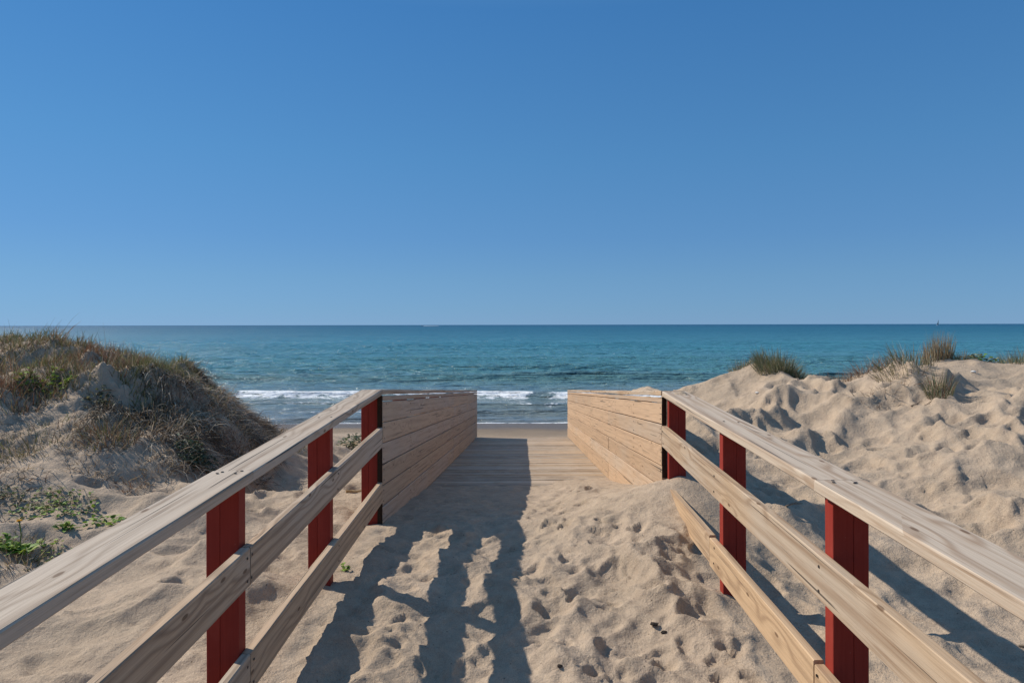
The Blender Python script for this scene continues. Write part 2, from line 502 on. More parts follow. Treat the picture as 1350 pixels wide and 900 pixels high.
def red_material():
    m, nt, nd, lk, b = new_mat('red_paint')
    uv = nd.new('ShaderNodeUVMap'); uv.uv_map = 'UVMap'
    v = uv.outputs[0]
    g = noise(nt, mapping(nt, v, (2.5, 90, 1)), 1.0, 4, 0.6)
    l = noise(nt, mapping(nt, v, (4, 6, 1)), 1.0, 4, 0.6)
    c = ramp(nt, [(0.3, (0.235, 0.026, 0.017)), (0.7, (0.275, 0.036, 0.024))], g.outputs[0]).outputs[0]
    c = mixc(nt, c, (0.31, 0.05, 0.035), math_n(nt, 'MULTIPLY', maprange(nt, l.outputs[0], 0.52, 0.75), 0.6))
    fl = noise(nt, mapping(nt, v, (30, 30, 1)), 1.0, 4, 0.7)
    c = mixc(nt, c, (0.36, 0.16, 0.12), math_n(nt, 'MULTIPLY', maprange(nt, fl.outputs[0], 0.66, 0.74), 0.6))
    lk.new(c, b.inputs['Base Color'])
    b.inputs['Roughness'].default_value = 0.6
    b.inputs['Specular IOR Level'].default_value = 0.15
    lk.new(bump(nt, g.outputs[0], 0.2, 0.0015), b.inputs['Normal'])
    return m


def plain(name, col, rough=0.8, spec=0.2, var=0.3, scale=20):
    m, nt, nd, lk, b = new_mat(name)
    tc = nd.new('ShaderNodeTexCoord')
    n = noise(nt, tc.outputs['Object'], scale, 4, 0.6)
    c = ramp(nt, [(0.25, tuple(k * (1 - var) for k in col)), (0.75, tuple(k * (1 + var) for k in col))], n.outputs[0]).outputs[0]
    lk.new(c, b.inputs['Base Color'])
    b.inputs['Roughness'].default_value = rough
    b.inputs['Specular IOR Level'].default_value = spec
    return m


def blade_material():
    m, nt, nd, lk, b = new_mat('plant_blades')
    at = nd.new('ShaderNodeAttribute'); at.attribute_name = 'Col'
    geo = nd.new('ShaderNodeNewGeometry')
    n = noise(nt, geo.outputs['Position'], 60, 2)
    c = mixc(nt, at.outputs['Color'], ramp(nt, [(0.3, (0.75, 0.75, 0.75)), (0.7, (1.2, 1.2, 1.2))], n.outputs[0]).outputs[0], 0.8, 'MULTIPLY')
    lk.new(c, b.inputs['Base Color'])
    b.inputs['Roughness'].default_value = 0.6
    b.inputs['Specular IOR Level'].default_value = 0.25
    tr = nd.new('ShaderNodeBsdfTranslucent'); lk.new(c, tr.inputs['Color'])
    mx = nd.new('ShaderNodeMixShader'); mx.inputs[0].default_value = 0.25
    lk.new(b.outputs[0], mx.inputs[1]); lk.new(tr.outputs[0], mx.inputs[2])
    lk.new(mx.outputs[0], nd['Material Output'].inputs['Surface'])
    return m


def sea_material():
    m, nt, nd, lk, b = new_mat('sea_water')
    geo = nd.new('ShaderNodeNewGeometry')
    pos = geo.outputs['Position']
    sep = nd.new('ShaderNodeSeparateXYZ'); lk.new(pos, sep.inputs[0])
    y = sep.outputs[1]
    # colour of the water body: sandy in the shallows, then teal, then deep blue
    wob = noise(nt, mapping(nt, pos, (0.02, 0.06, 1)), 1.0, 4, 0.6)
    yl = math_n(nt, 'LOGARITHM', math_n(nt, 'MAXIMUM', y, 1.0), 10.0)
    yl = math_n(nt, 'ADD', yl, math_n(nt, 'MULTIPLY', math_n(nt, 'SUBTRACT', wob.outputs[0], 0.5), 0.35))
    fac = maprange(nt, yl, 1.36, 3.4, 0, 1, False)
    c = ramp(nt, [(0.0, (0.20, 0.20, 0.18)), (0.07, (0.17, 0.235, 0.235)), (0.16, (0.090, 0.228, 0.235)), (0.32, (0.044, 0.196, 0.232)), (0.55, (0.020, 0.126, 0.186)), (1.0, (0.009, 0.072, 0.135))], fac).outputs[0]
    # foam
    at = nd.new('ShaderNodeAttribute'); at.attribute_name = 'foam'
    f1 = noise(nt, mapping(nt, pos, (1.3, 2.2, 1)), 1.0, 6, 0.72, 0.6)
    f2 = noise(nt, mapping(nt, pos, (5, 9, 1)), 1.0, 4, 0.7)
    th = math_n(nt, 'ADD', math_n(nt, 'MULTIPLY', f1.outputs[0], 0.65), math_n(nt, 'MULTIPLY', f2.outputs[0], 0.35))
    lim = math_n(nt, 'SUBTRACT', 0.78, math_n(nt, 'MULTIPLY', at.outputs['Fac'], 0.40))
    foam = nd.new('ShaderNodeMapRange'); foam.interpolation_type = 'SMOOTHSTEP'
    lk.new(th, foam.inputs[0]); lk.new(lim, foam.inputs[1]); lk.new(math_n(nt, 'ADD', lim, 0.09), foam.inputs[2])
    fo = math_n(nt, 'MULTIPLY', foam.outputs[0], 0.95)
    c = mixc(nt, c, (0.80, 0.82, 0.84), fo)
    lk.new(c, b.inputs['Base Color'])
    b.inputs['IOR'].default_value = 1.333
    rg = math_n(nt, 'MAXIMUM', maprange(nt, yl, 1.5, 2.6, 0.12, 0.38, False), math_n(nt, 'MULTIPLY', fo, 0.9))
    lk.new(rg, b.inputs['Roughness'])
    # ripples and chop
    r1 = noise(nt, mapping(nt, pos, (2.2, 5.0, 1)), 1.0, 5, 0.62)
    r2 = noise(nt, mapping(nt, pos, (0.28, 0.85, 1)), 1.0, 5, 0.6)
    r3 = noise(nt, mapping(nt, pos, (0.03, 0.11, 1)), 1.0, 4, 0.6)
    nb = bump(nt, r3.outputs[0], 1.0, 5.0)
    nb = bump(nt, r2.outputs[0], 1.0, 0.9, nb)
    nb = bump(nt, r1.outputs[0], 0.9, 0.13, nb)
    lk.new(nb, b.inputs['Normal'])
    return m


M_SAND = sand_material()
M_WOOD_L = wood_material('weathered_wood', (0.50, 0.355, 0.23), (0.48, 0.39, 0.30), (0.21, 0.14, 0.09), 0.55)
M_WOOD_R = wood_material('pale_wood', (0.49, 0.335, 0.20), (0.46, 0.37, 0.28), (0.25, 0.155, 0.09), 0.45)
M_DECK = wood_material('deck_wood', (0.44, 0.315, 0.20), (0.43, 0.345, 0.26), (0.22, 0.15, 0.095), 0.5, 0.8)
M_WALL_L = wood_material('wall_wood_grey', (0.47, 0.335, 0.225), (0.45, 0.355, 0.275), (0.22, 0.15, 0.10), 0.4, 0.0, 0.5)
M_WALL_R = wood_material('wall_wood_pale', (0.49, 0.33, 0.205), (0.47, 0.355, 0.255), (0.27, 0.17, 0.105), 0.3, 0.0, 0.5)
M_ENDS = plain('shaded_end_grain', (0.035, 0.022, 0.014), 0.9, 0.1, 0.4, 60)  # aged end grain, its full shade mixed into the near-black colour
M_RED = red_material()
M_SCREW = plain('rusty_screw', (0.045, 0.035, 0.03), 0.6, 0.4)
M_BLADE = blade_material()
M_SEA = sea_material()
M_TWIG = plain('driftwood', (0.20, 0.155, 0.115), 0.9, 0.1, 0.4, 40)
M_DARK = plain('dark_debris', (0.05, 0.04, 0.032), 0.9, 0.1, 0.5, 50)
M_SHELL = plain('shell', (0.72, 0.68, 0.62), 0.5, 0.4, 0.12, 60)
M_HULL = plain('white_hull', (0.8, 0.8, 0.8), 0.35, 0.5, 0.03)
M_GLASS = plain('dark_window', (0.02, 0.025, 0.03), 0.1, 0.5, 0.1)
M_SAIL = plain('dark_sail', (0.03, 0.04, 0.06), 0.8, 0.2, 0.1)
M_FOAM = plain('wake_foam', (0.78, 0.8, 0.82), 0.9, 0.1, 0.05, 0.2)


# ------------------------------------------------------------------ scene helpers
def tag(o, label=None, cat=None, group=None, kind=None):
    if label: o['label'] = label
    if cat: o['category'] = cat
    if group: o['group'] = group
    if kind: o['kind'] = kind
    return o


def thing(name, loc, label, cat, group=None):
    o = bpy.data.objects.new(name, None)
    o.empty_display_size = 0.2
    o.location = loc
    COL.objects.link(o)
    return tag(o, label, cat, group)


class MB:
    """collects prisms and tubes; build() makes ONE mesh object"""
    def __init__(self):
        self.v = []; self.f = []; self.uv = []; self.mi = []; self.tone = []

    def face(self, idx, uvs, mi=0):
        self.f.append(idx); self.uv.append(uvs); self.mi.append(mi)

    def ring_prism(self, rings, du, v0, mi=0, tone=(0.5, 0.5), end_mi=None, u0=0.0, smooth=False):
        """rings: list of equal-length lists of points; du: u of every ring"""
        b = len(self.v); n = len(rings[0])
        for r in rings:
            for p in r:
                self.v.append(tuple(p)); self.tone.append((tone[0], tone[1], 0, 1))
        per = [0.0]
        for k in range(n):
            per.append(per[-1] + (Vector(rings[0][(k + 1) % n]) - Vector(rings[0][k])).length)
        for i in range(len(rings) - 1):
            for k in range(n):
                k2 = (k + 1) % n
                self.face([b + i * n + k, b + i * n + k2, b + (i + 1) * n + k2, b + (i + 1) * n + k],
                          [(u0 + du[i], v0 + per[k]), (u0 + du[i], v0 + per[k + 1]), (u0 + du[i + 1], v0 + per[k + 1]), (u0 + du[i + 1], v0 + per[k])], mi)
        em = mi if end_mi is None else end_mi
        self.face([b + k for k in range(n)][::-1], [(u0 + 0.3 * k, v0) for k in range(n)], em)
        self.face([b + (len(rings) - 1) * n + k for k in range(n)], [(u0 + 0.3 * k, v0) for k in range(n)], em)

    def board(self, p0, p1, wid, thk, seg=10, ch=0.004, wob=0.003, mi=0, tone=None, end_mi=None, wdir=(1, 0, 0), tdir=(0, 0, 1), bow=None):
        """a plank from p0 to p1, cross-section wid along wdir, thk along tdir, chamfered edges"""
        p0 = Vector(p0); p1 = Vector(p1)
        wd = Vector(wdir); td = Vector(tdir)
        L = (p1 - p0).length
        if tone is None: tone = (random.random(), random.random())
        ph = random.uniform(0, 9)
        rings = []; du = []
        for i in range(seg + 1):
            t = i / seg
            c = p0.lerp(p1, t)
            o1 = wob * math.sin(ph + 2.3 * L * t) + wob * 0.5 * math.sin(ph * 2 + 6.1 * L * t)
            o2 = wob * math.cos(ph + 1.9 * L * t)
            c = c + wd * o1 + td * o2
            if bow: c = c + td * bow(t)
            w = wid / 2; h = thk / 2
            e = ch * (1 + 0.2 * math.sin(ph + 9 * t * L))
            pts = [(-w + e, -h), (w - e, -h), (w, -h + e), (w, h - e), (w - e, h), (-w + e, h), (-w, h - e), (-w, -h + e)]
            rings.append([c + wd * a + td * b_ for a, b_ in pts]); du.append(t * L)
        self.ring_prism(rings, du, random.uniform(0, 60), mi, tone, end_mi, random.uniform(0, 60))

    def disc(self, c, nrm, r, mi=1, h=0.002):
        c = Vector(c); nrm = Vector(nrm).normalized()
        a = nrm.orthogonal().normalized(); b_ = nrm.cross(a)
        r0 = [c + (a * math.cos(t) + b_ * math.sin(t)) * r for t in [k * math.pi / 4 for k in range(8)]]
        r1 = [p + nrm * h for p in r0]
        self.ring_prism([r0, r1], [0, h], 0, mi)

    def tube(self, pts, radii, n=6, mi=0, tone=(0.5, 0.5)):
        pts = [Vector(p) for p in pts]
        rings = []; du = []; L = 0
        for i, p in enumerate(pts):
            d = (pts[min(i + 1, len(pts) - 1)] - pts[max(i - 1, 0)]).normalized()
            a = d.orthogonal().normalized() if i == 0 else (a - d * a.dot(d)).normalized()
            b_ = d.cross(a)
            r = radii[i] if isinstance(radii, (list, tuple)) else radii
            rings.append([p + (a * math.cos(t) + b_ * math.sin(t)) * r for t in [2 * math.pi * k / n for k in range(n)]])
            if i: L += (p - pts[i - 1]).length
            du.append(L)
        self.ring_prism(rings, du, random.uniform(0, 9), mi, tone)

    def build(self, name, mats, parent=None, origin=None):
        if not isinstance(mats, (list, tuple)): mats = [mats]
        o3 = Vector(origin) if origin is not None else (parent.matrix_basis.translation if parent is not None else Vector((0, 0, 0)))
        me = bpy.data.meshes.new(name)
        me.from_pydata([tuple(Vector(p) - o3) for p in self.v], [], self.f)
        uvl = me.uv_layers.new(name='UVMap')
        flat = [c for fuv in self.uv for c in fuv]
        uvl.data.foreach_set('uv', np.array(flat, 'f').ravel())
        ca = me.color_attributes.new('tone', 'FLOAT_COLOR', 'POINT')
        ca.data.foreach_set('color', np.array(self.tone, 'f').ravel())
        for m in mats: me.materials.append(m)
        me.polygons.foreach_set('material_index', np.array(self.mi, 'i'))
        me.update(); me.validate()
        o = bpy.data.objects.new(name, me)
        COL.objects.link(o)
        if parent is not None: o.parent = parent
        else: o.location = o3
        return o


def np_mesh(name, verts, faces, mat, smooth=True, col=None, attr=None, origin=(0, 0, 0), parent=None):
    """faces: (N,4) or (N,3) array"""
    me = bpy.data.meshes.new(name)
    verts = np.asarray(verts, 'f') - np.asarray(origin, 'f')
    faces = np.asarray(faces, 'i')
    k = faces.shape[1]
    me.vertices.add(len(verts)); me.vertices.foreach_set('co', verts.ravel())
    me.loops.add(faces.size); me.loops.foreach_set('vertex_index', faces.ravel())
    me.polygons.add(len(faces))
    me.polygons.foreach_set('loop_start', np.arange(0, faces.size, k, dtype='i'))
    me.polygons.foreach_set('use_smooth', np.full(len(faces), smooth))
    me.update(calc_edges=True)
    if col is not None:
        ca = me.color_attributes.new('Col', 'FLOAT_COLOR', 'POINT')
        ca.data.foreach_set('color', np.asarray(np.c_[col, np.ones(len(col))], 'f').ravel())
    if attr is not None:
        a = me.attributes.new(attr[0], 'FLOAT', 'POINT'); a.data.foreach_set('value', np.asarray(attr[1], 'f'))
    me.materials.append(mat)
    o = bpy.data.objects.new(name, me)
    COL.objects.link(o)
    if parent is not None: o.parent = parent
    else: o.location = origin
    return o


def grid_faces(nx, ny):
    i = np.arange(nx - 1)[None, :] + nx * np.arange(ny - 1)[:, None]
    i = i.ravel()
    return np.c_[i, i + 1, i + nx + 1, i + nx]


def axis(segs):
    """segs: list of (start, end, step) joined"""
    out = []
    for a, b, s in segs:
        n = max(1, int(round((b - a) / s)))
        out.append(np.linspace(a, b, n, endpoint=False))
    out.append(np.array([segs[-1][1]]))
    return np.concatenate(out)


# ------------------------------------------------------------------ ground
gx = axis([(-400, -60, 30), (-60, -20, 4), (-20, -10, 0.5), (-10, -5, 0.06), (-5, -2.2, 0.03), (-2.2, 2.4, 0.018), (2.4, 5, 0.026), (5, 9, 0.05), (9, 20, 0.5), (20, 60, 4), (60, 400, 30)])
gy = axis([(-60, -4, 6), (-4, 1.0, 0.2), (1.0, 1.8, 0.04), (1.8, 4.5, 0.016), (4.5, 7, 0.02), (7, 11, 0.032), (11, 18, 0.08), (18, 40, 0.4)])
GX, GY = np.meshgrid(gx, gy)
GZ = ground_h(GX.ravel(), GY.ravel())
ground = np_mesh('sand_ground', np.c_[GX.ravel(), GY.ravel(), GZ], grid_faces(len(gx), len(gy)), M_SAND)
tag(ground, kind='structure')

# ------------------------------------------------------------------ sea
sx = axis([(-30000, -3000, 3000), (-3000, -400, 200), (-400, -90, 12), (-90, -30, 0.8), (-30, 30, 0.22), (30, 90, 0.8), (90, 400, 12), (400, 3000, 200), (3000, 30000, 3000)])
sy = axis([(21, 37, 0.09), (37, 70, 0.16), (70, 130, 0.5), (130, 260, 2.0), (260, 900, 20), (900, 5000, 400), (5000, 45000, 4000)])
SX, SY = np.meshgrid(sx, sy)
X = SX.ravel(); Y = SY.ravel()


def crest(x, y, yc, wid, h, seed, brk):
    c = yc + 1.3 * gnoise(x * 0.045, x * 0 + seed, seed) + 0.35 * gnoise(x * 0.25, x * 0 + 2, seed)
    hh = h * np.clip(0.75 + brk * gnoise(x * 0.05 + 7, x * 0 + seed, seed + 1), 0.05, 1.5)
    d = (y - c)
    return hh * np.exp(-np.where(d < 0, (d / (wid * 0.55)) ** 2, (d / (wid * 1.5)) ** 2)), d, hh / h


SZ = np.zeros_like(X); FO = np.zeros_like(X)
for yc, wid, h, sd, brk, fl, fw in ((32.3, 0.9, 0.30, 201, 0.4, 1.0, 1.6), (29.0, 0.6, 0.12, 205, 0.9, 0.75, 0.7), (26.4, 0.5, 0.10, 207, 0.7, 0.8, 0.55), (24.5, 0.4, 0.05, 211, 0.6, 0.85, 0.4),
                                (43.0, 1.2, 0.50, 221, 0.6, 0.0, 1), (53, 2.4, 0.20, 223, 1.2, 0.0, 1), (68, 3, 0.16, 225, 1.2, 0, 1)):
    dz, d, rel = crest(X, Y, yc, wid, h, sd, brk)
    SZ += dz
    if fl > 0:
        patch = np.clip(0.62 + 0.8 * gnoise(X * 0.11 + 3, X * 0 + 0.7, sd + 9) + 0.6 * gnoise(X * 0.6, X * 0 + 0.2, sd + 12) + 0.35 * sstep(-1, -8, X) + 0.22 * np.exp(-(X / 4.0) ** 2), 0.15, 1) if yc > 30 else np.clip(0.45 + 1.5 * gnoise(X * 0.2, X * 0 + 0.3, sd + 9), 0, 1)
        FO = np.maximum(FO, fl * patch * np.exp(-np.where(d > 0, (d / (0.4 * fw)) ** 2, (d / (1.15 * fw)) ** 2)))
FO = np.maximum(FO, 0.55 * sstep(32.4, 31.0, Y) * np.clip(0.6 + gnoise(X * 0.25, Y * 0.7, 301), 0, 1))
edge = 23.45 + 0.25 * gnoise(X * 0.3, X * 0, 303)
FO = np.maximum(FO, 0.95 * np.exp(-((Y - edge - 0.1) / 0.28) ** 2))
off = sstep(28, 45, Y)
chop = (0.025 + 0.05 * off) * fbm(X * 0.55, Y * 1.1, 311, 4, 0.55) + 0.05 * off * fbm(X * 0.13, Y * 0.4, 321, 3)
SZ += chop * sstep(330, 90, Y) * sstep(120, 60, np.abs(X))
SZ = SZ * sstep(22.5, 25.0, Y) + 0.005
sea = np_mesh('sea', np.c_[X, Y, SZ], grid_faces(len(sx), len(sy)), M_SEA, attr=('foam', FO))
tag(sea, kind='structure')

# ------------------------------------------------------------------ boardwalk deck
bw = thing('boardwalk', (0, 11.5, deck_z(11.5) - 0.2), 'plank boardwalk ramp running down to the beach, its near end buried in sand', 'boardwalk')
mb = MB()
y = 5.2
while y < FAR - 0.06:
    w = 0.118 + random.uniform(-0.003, 0.003)
    z = deck_z(y + w / 2) - 0.02 + random.uniform(-0.0025, 0.0025)
    sl = (deck_z(y + 1) - deck_z(y))
    mb.board((XI_L - 0.02 + random.uniform(-.01, .01), y + w / 2, z + random.uniform(-.002, .002)), (XI_R + 0.02, y + w / 2, z + random.uniform(-.002, .002)),
             w, 0.036, 6, 0.004, 0.0015, wdir=Vector((0, 1, sl)).normalized(), tdir=Vector((0, -sl, 1)).normalized())
    y += w + 0.011
mb.build('deck_planks', M_DECK, bw)
for xj in (-0.95, 0.0, 0.95):
    mb = MB()
    mb.board((xj, 5.2, deck_z(5.2) - 0.115), (xj, FAR - 0.05, deck_z(FAR - .05) - 0.115), 0.08, 0.14, 4, wob=0.001)
    mb.build('joist', M_DECK, bw)
mb = MB()
mb.board((XI_L - .02, FAR + 0.0, deck_z(FAR) - 0.085), (XI_R + .02, FAR + 0.0, deck_z(FAR) - 0.085), 0.036, 0.17, 4, wob=0.001, wdir=(0, 1, 0))
mb.build('end_board', M_DECK, bw)


# ------------------------------------------------------------------ railings
BT = 0.042                       # board thickness


def railing(side, label):
    s = -1 if side == 'l' else 1
    xi = XI_L if s < 0 else XI_R
    top = top_l if s < 0 else top_r
    wood = M_WOOD_L if s < 0 else M_WOOD_R
    rail_w = 0.178 if s < 0 else 0.205
    root = thing('railing', (xi + s * 0.1, D, deck_z(D) - 0.3), label, 'railing')
    xb = xi + s * BT / 2                      # centre line of the side boards
    xr = xi + s * rail_w / 2 - s * 0.004      # centre line of the top rail
    th = 0.046

    posts = ([0.248, 0.511, 0.753, 1.003] if s < 0 else [0.21, 0.465, 0.72, 0.985])
    # top rails of the open stretch
    jt = 0.519 * D if s < 0 else 0.477 * D
    jg = 0.002 if s < 0 else 0.006
    spans = [(-0.9, jt - jg, 0.003), (jt + jg, D - 0.004, 0.0)]
    for k, (a, b_, up) in enumerate(spans):
        mb = MB()
        mb.board((xr + s * 0.004 * k, a, top(a) - th / 2 + up), (xr + s * 0.004 * k, b_, top(b_) - th / 2 + up), rail_w - 0.006 * k, th, 18, 0.005, 0.0014, tone=((0.62, 0.55) if s < 0 else (0.7, 0.75)))
        for p in posts:
            yp = p * D + 0.035
            if a < yp < b_:
                for ox in (-0.035, 0.04):
                    mb.disc((xr + ox, yp + random.uniform(-.02, .02), top(yp) + up + 0.0012), (0, 0, 1), 0.0065, 1, 0.002)
        if k == 0:
            for ox in (-0.045, 0.03):
                mb.disc((xr + ox, b_ - 0.05 + random.uniform(-.01, .01), top(b_) + up + 0.0012), (0, 0, 1), 0.0065, 1, 0.002)
        mb.build('top_rail', [wood, M_SCREW], root)
    # middle and lower boards
    if s < 0:
        rows = [(50, 26, [(-0.9, 0.513), (0.5145, 0.9985)]), (122, 27, [(-0.9, 0.513), (0.5145, 0.9985)])]
    else:
        rows = [(45, 27.5, [(-0.9, 0.9985)]), (114, 27.5, [(-0.9, 0.478), (0.4795, 0.745), (0.7465, 0.9985)])]
    for r, (dn, hgt, sp) in enumerate(rows):
        for k, (a, b_) in enumerate(sp):
            ya = a if a < 0 else a * D; yb = b_ * D
            hh = hgt * U
            dz = (dn + hgt / 2) * U
            mb = MB()
            mb.board((xb, ya, top(ya) - dz), (xb, yb, top(yb) - dz + (-.012 if (s > 0 and r == 1) else 0)), BT, hh, 16, 0.004, 0.0014,
                     tone=(random.uniform(0.2, 0.6), random.uniform(0.4, 0.7)))
            for p in posts:
                yp = p * D + 0.035
                for oz in (-0.05, 0.045):
                    if ya < yp < yb:
                        mb.disc((xi - s * 0.0012, yp + random.uniform(-.015, .015), top(yp) - dz + oz), (-s, 0, 0), 0.006, 1, 0.002)
            if k == 0 and len(sp) > 1:
                for oz in (-0.05, 0.045):
                    mb.disc((xi - s * 0.0012, yb - 0.03, top(yb) - dz + oz), (-s, 0, 0), 0.006, 1, 0.002)
                    mb.disc((xi - s * 0.0012, yb + 0.04, top(yb) - dz + oz), (-s, 0, 0), 0.006, 1, 0.002) if False else None
            mb.build('side_board' if r == 0 else 'side_board', [wood, M_SCREW], root)
    # red posts: two planks side by side
    pw, pd = 22 * U, 0.070
    xo = xi + s * BT
    ally = [p * D for p in posts] + [D + 1.378 * k for k in range(1, 9)]
    for yp in ally:
        mb = MB()
        zt = top(yp + pd / 2) - th - 0.003 - (0.012 if yp > D + 0.1 else 0.004)
        zb = min(gz(xo + s * 0.07, yp), deck_z(yp)) - 0.45
        wa = pw * 0.42; wb = pw - wa - 0.0006
        xa = xo + s * (wb / 2); xc = xo + s * (wb + 0.0006 + wa / 2)
        for xx, ww in ((xa, wb), (xc, wa)):
            mb.board((xx, yp + pd / 2, zb), (xx, yp + pd / 2, zt), ww, pd, 8, 0.002, 0.0003, wdir=(1, 0, 0), tdir=(0, 1, 0))
        mb.build('post', M_RED, root)
    # solid stretch: horizontal planks, dark sawn ends towards the open railing
    lines = [(7.6, 15.5), (15.5, 43.5), (43.5, 71), (71, 99), (99, 127), (127, 154.5), (154.5, 190)]
    mb = MB()
    for r, (a, b_) in enumerate(lines):
        joints = [D] + [2.04 * D] + [FAR]
        if s > 0 and r % 2 == 0: joints = [D, 1.62 * D, FAR]
        for k in range(len(joints) - 1):
            ya, yb = joints[k] + 0.0015, joints[k + 1] - 0.0015
            dz = (a + b_) / 2 * U; hh = (b_ - a) * U - 0.008
            jig = random.uniform(-0.0025, 0.0025)
            mb.board((xb + jig, ya, top(ya + 1e-6) - dz), (xb + jig, yb, top(yb) - dz), BT, hh, 12, 0.0035, 0.0015,
                     tone=(random.uniform(0.15, 0.65), random.uniform(0.35, 0.75)))
            for yy in [ya + 0.05, yb - 0.05] + [D + 0.035 + 1.378 * q for q in range(1, 9) if ya + 0.15 < D + 0.035 + 1.378 * q < yb - 0.15]:
                for oz in (-0.045, 0.045):
                    if hh > 0.1:
                        mb.disc((xb + jig - s * (BT / 2 + 0.0005), yy, top(yy) - dz + oz), (-s, 0, 0), 0.0065, 1, 0.002)
    mb.build('plank_wall', [M_WALL_L if s < 0 else M_WALL_R, M_SCREW], root)
    # added strip: plank end grain with shade in its colour, cut round the middle and lower boards
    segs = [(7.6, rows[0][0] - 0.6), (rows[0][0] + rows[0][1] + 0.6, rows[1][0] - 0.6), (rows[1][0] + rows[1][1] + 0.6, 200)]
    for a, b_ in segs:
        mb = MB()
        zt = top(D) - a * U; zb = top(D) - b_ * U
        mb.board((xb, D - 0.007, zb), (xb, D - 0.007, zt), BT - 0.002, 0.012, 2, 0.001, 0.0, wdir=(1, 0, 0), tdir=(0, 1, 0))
        mb.build('end_strip', M_ENDS, root)
    # cap of the solid stretch
    caps = [(D + 0.001, 2.03 * D, 0.0), (2.03 * D + 0.004, FAR, 0.0)]
    for k, (a, b_, up) in enumerate(caps):
        mb = MB()
        mb.board((xr, a, top(a + 1e-6) - 0.02 + up), (xr, b_, top(b_) - 0.02 + up), rail_w - 0.004, 0.04, 14, 0.005, 0.003, tone=(0.5, 0.55))
        for q in range(4):
            yy = a + (b_ - a) * (q + 0.5) / 4
            for ox in (-0.04, 0.04):
                mb.disc((xr + ox, yy, top(yy) + up + 0.002), (0, 0, 1), 0.006, 1, 0.002)
        mb.build('cap_rail', [wood, M_SCREW], root)
    return root


def drift(name, loc, lx, ly, hgt, label):
    x0, y0, z0 = loc
    nx, ny = 25, 41
    gx_, gy_ = np.meshgrid(np.linspace(-1, 1, nx), np.linspace(-1, 1, ny))
    r = np.sqrt(gx_ ** 2 + gy_ ** 2) + 0.18 * gnoise(gx_ * 2.1 + x0 * 9, gy_ * 2.6 + y0, 601)
    h = hgt * np.clip(1 - r ** 1.7, -0.15, 1) * (1 + 0.35 * gnoise(gx_ * 2 + 3, gy_ * 3, 603)) - 0.004
    yy = y0 + gy_ * ly
    zt = np.array([top_r(q) for q in yy.ravel()])
    V = np.c_[(x0 + gx_ * lx).ravel(), yy.ravel(), zt + h.ravel()]
    return tag(np_mesh(name, V, grid_faces(nx, ny), M_SAND, origin=loc), label, 'sand drift', kind='stuff')


drift('sand_drift', (XI_R + 0.095, 6.9, top_r(6.9)), 0.085, 0.75, 0.042, 'thin drift of sand lying on the cap of the right plank wall')
drift('sand_drift', (XI_R + 0.12, 5.45, top_r(5.45)), 0.06, 0.12, 0.022, 'small heap of sand on the top rail just before the right plank wall')
railing('l', 'left railing of weathered grey planks on red posts, its inner face in shade')
railing('r', 'right railing of pale sunlit planks on red posts, half buried in a sand drift')


# ------------------------------------------------------------------ plants
def blade_arrays(P, dirs, L, W, droop, seg=4, curl=None):
    """ribbons from roots P along dirs, bending down by droop; returns verts (n*(seg+1)*2,3) and faces"""
    n = len(P)
    t = np.linspace(0, 1, seg + 1)
    d = dirs / np.linalg.norm(dirs, axis=1, keepdims=True)
    path = P[:, None, :] + d[:, None, :] * (L[:, None] * t[None, :])[:, :, None]
    path[:, :, 2] -= (droop * L)[:, None] * t[None, :] ** 2.2
    if curl is not None:
        a = RNG.uniform(0, 2 * np.pi, n)
        off = curl[:, None] * L[:, None] * np.sin(t[None, :] * RNG.uniform(2, 7, n)[:, None] + a[:, None]) * t[None, :]
        path[:, :, 0] += off * np.cos(a)[:, None]
        path[:, :, 1] += off * np.sin(a)[:, None]
        path[:, :, 2] += 0.5 * off * np.sin(a * 3)[:, None]
    az = RNG.uniform(0, np.pi, n)
    side = np.c_[np.cos(az), np.sin(az), RNG.uniform(-.3, .3, n)]
    side -= d * (side * d).sum(1, keepdims=True)
    side /= np.linalg.norm(side, axis=1, keepdims=True) + 1e-9
    w = W[:, None] * (1 - 0.85 * t[None, :] ** 1.5) * 0.5
    a_ = path + side[:, None, :] * w[:, :, None]
    b_ = path - side[:, None, :] * w[:, :, None]
    V = np.stack([a_, b_], 2).reshape(-1, 3)
    base = (np.arange(n) * (seg + 1) * 2)[:, None] + (np.arange(seg) * 2)[None, :]
    base = base.ravel()
    Fc = np.c_[base, base + 1, base + 3, base + 2]
    return V, Fc


def rep(col, seg=4):
    return np.repeat(col, (seg + 1) * 2, axis=0)


DRY = np.array([[.44, .33, .19], [.36, .265, .155], [.28, .19, .11], [.40, .33, .23], [.22, .155, .095]])
OLIVE = np.array([[.16, .16, .065], [.21, .20, .09], [.12, .13, .05], [.26, .23, .11]])
GREYG = np.array([[.17, .19, .11], [.22, .23, .14], [.12, .145, .075], [.28, .27, .17]])
RUST = np.array([[.24, .13, .075], [.19, .10, .06], [.28, .17, .10]])
DEAD = np.array([[.46, .38, .29], [.33, .265, .20], [.55, .47, .36], [.19, .145, .105], [.27, .20, .145]])
GREEN = np.array([[.14, .25, .03], [.22, .32, .04], [.09, .17, .035], [.30, .38, .06]])


def pick(pal, n, var=0.2):
    c = pal[RNG.integers(0, len(pal), n)]
    return np.clip(c * RNG.uniform(1 - var, 1 + var, (n, 1)), 0.005, 1)


def palette_mix(n, parts):
    out = np.zeros((n, 3)); r = RNG.random(n); acc = 0
    for pal, w in parts:
        m = (r >= acc) & (r < acc + w); acc += w
        out[m] = pick(pal, m.sum())
    m = out.sum(1) == 0
    out[m] = pick(parts[0][0], m.sum())
    return out


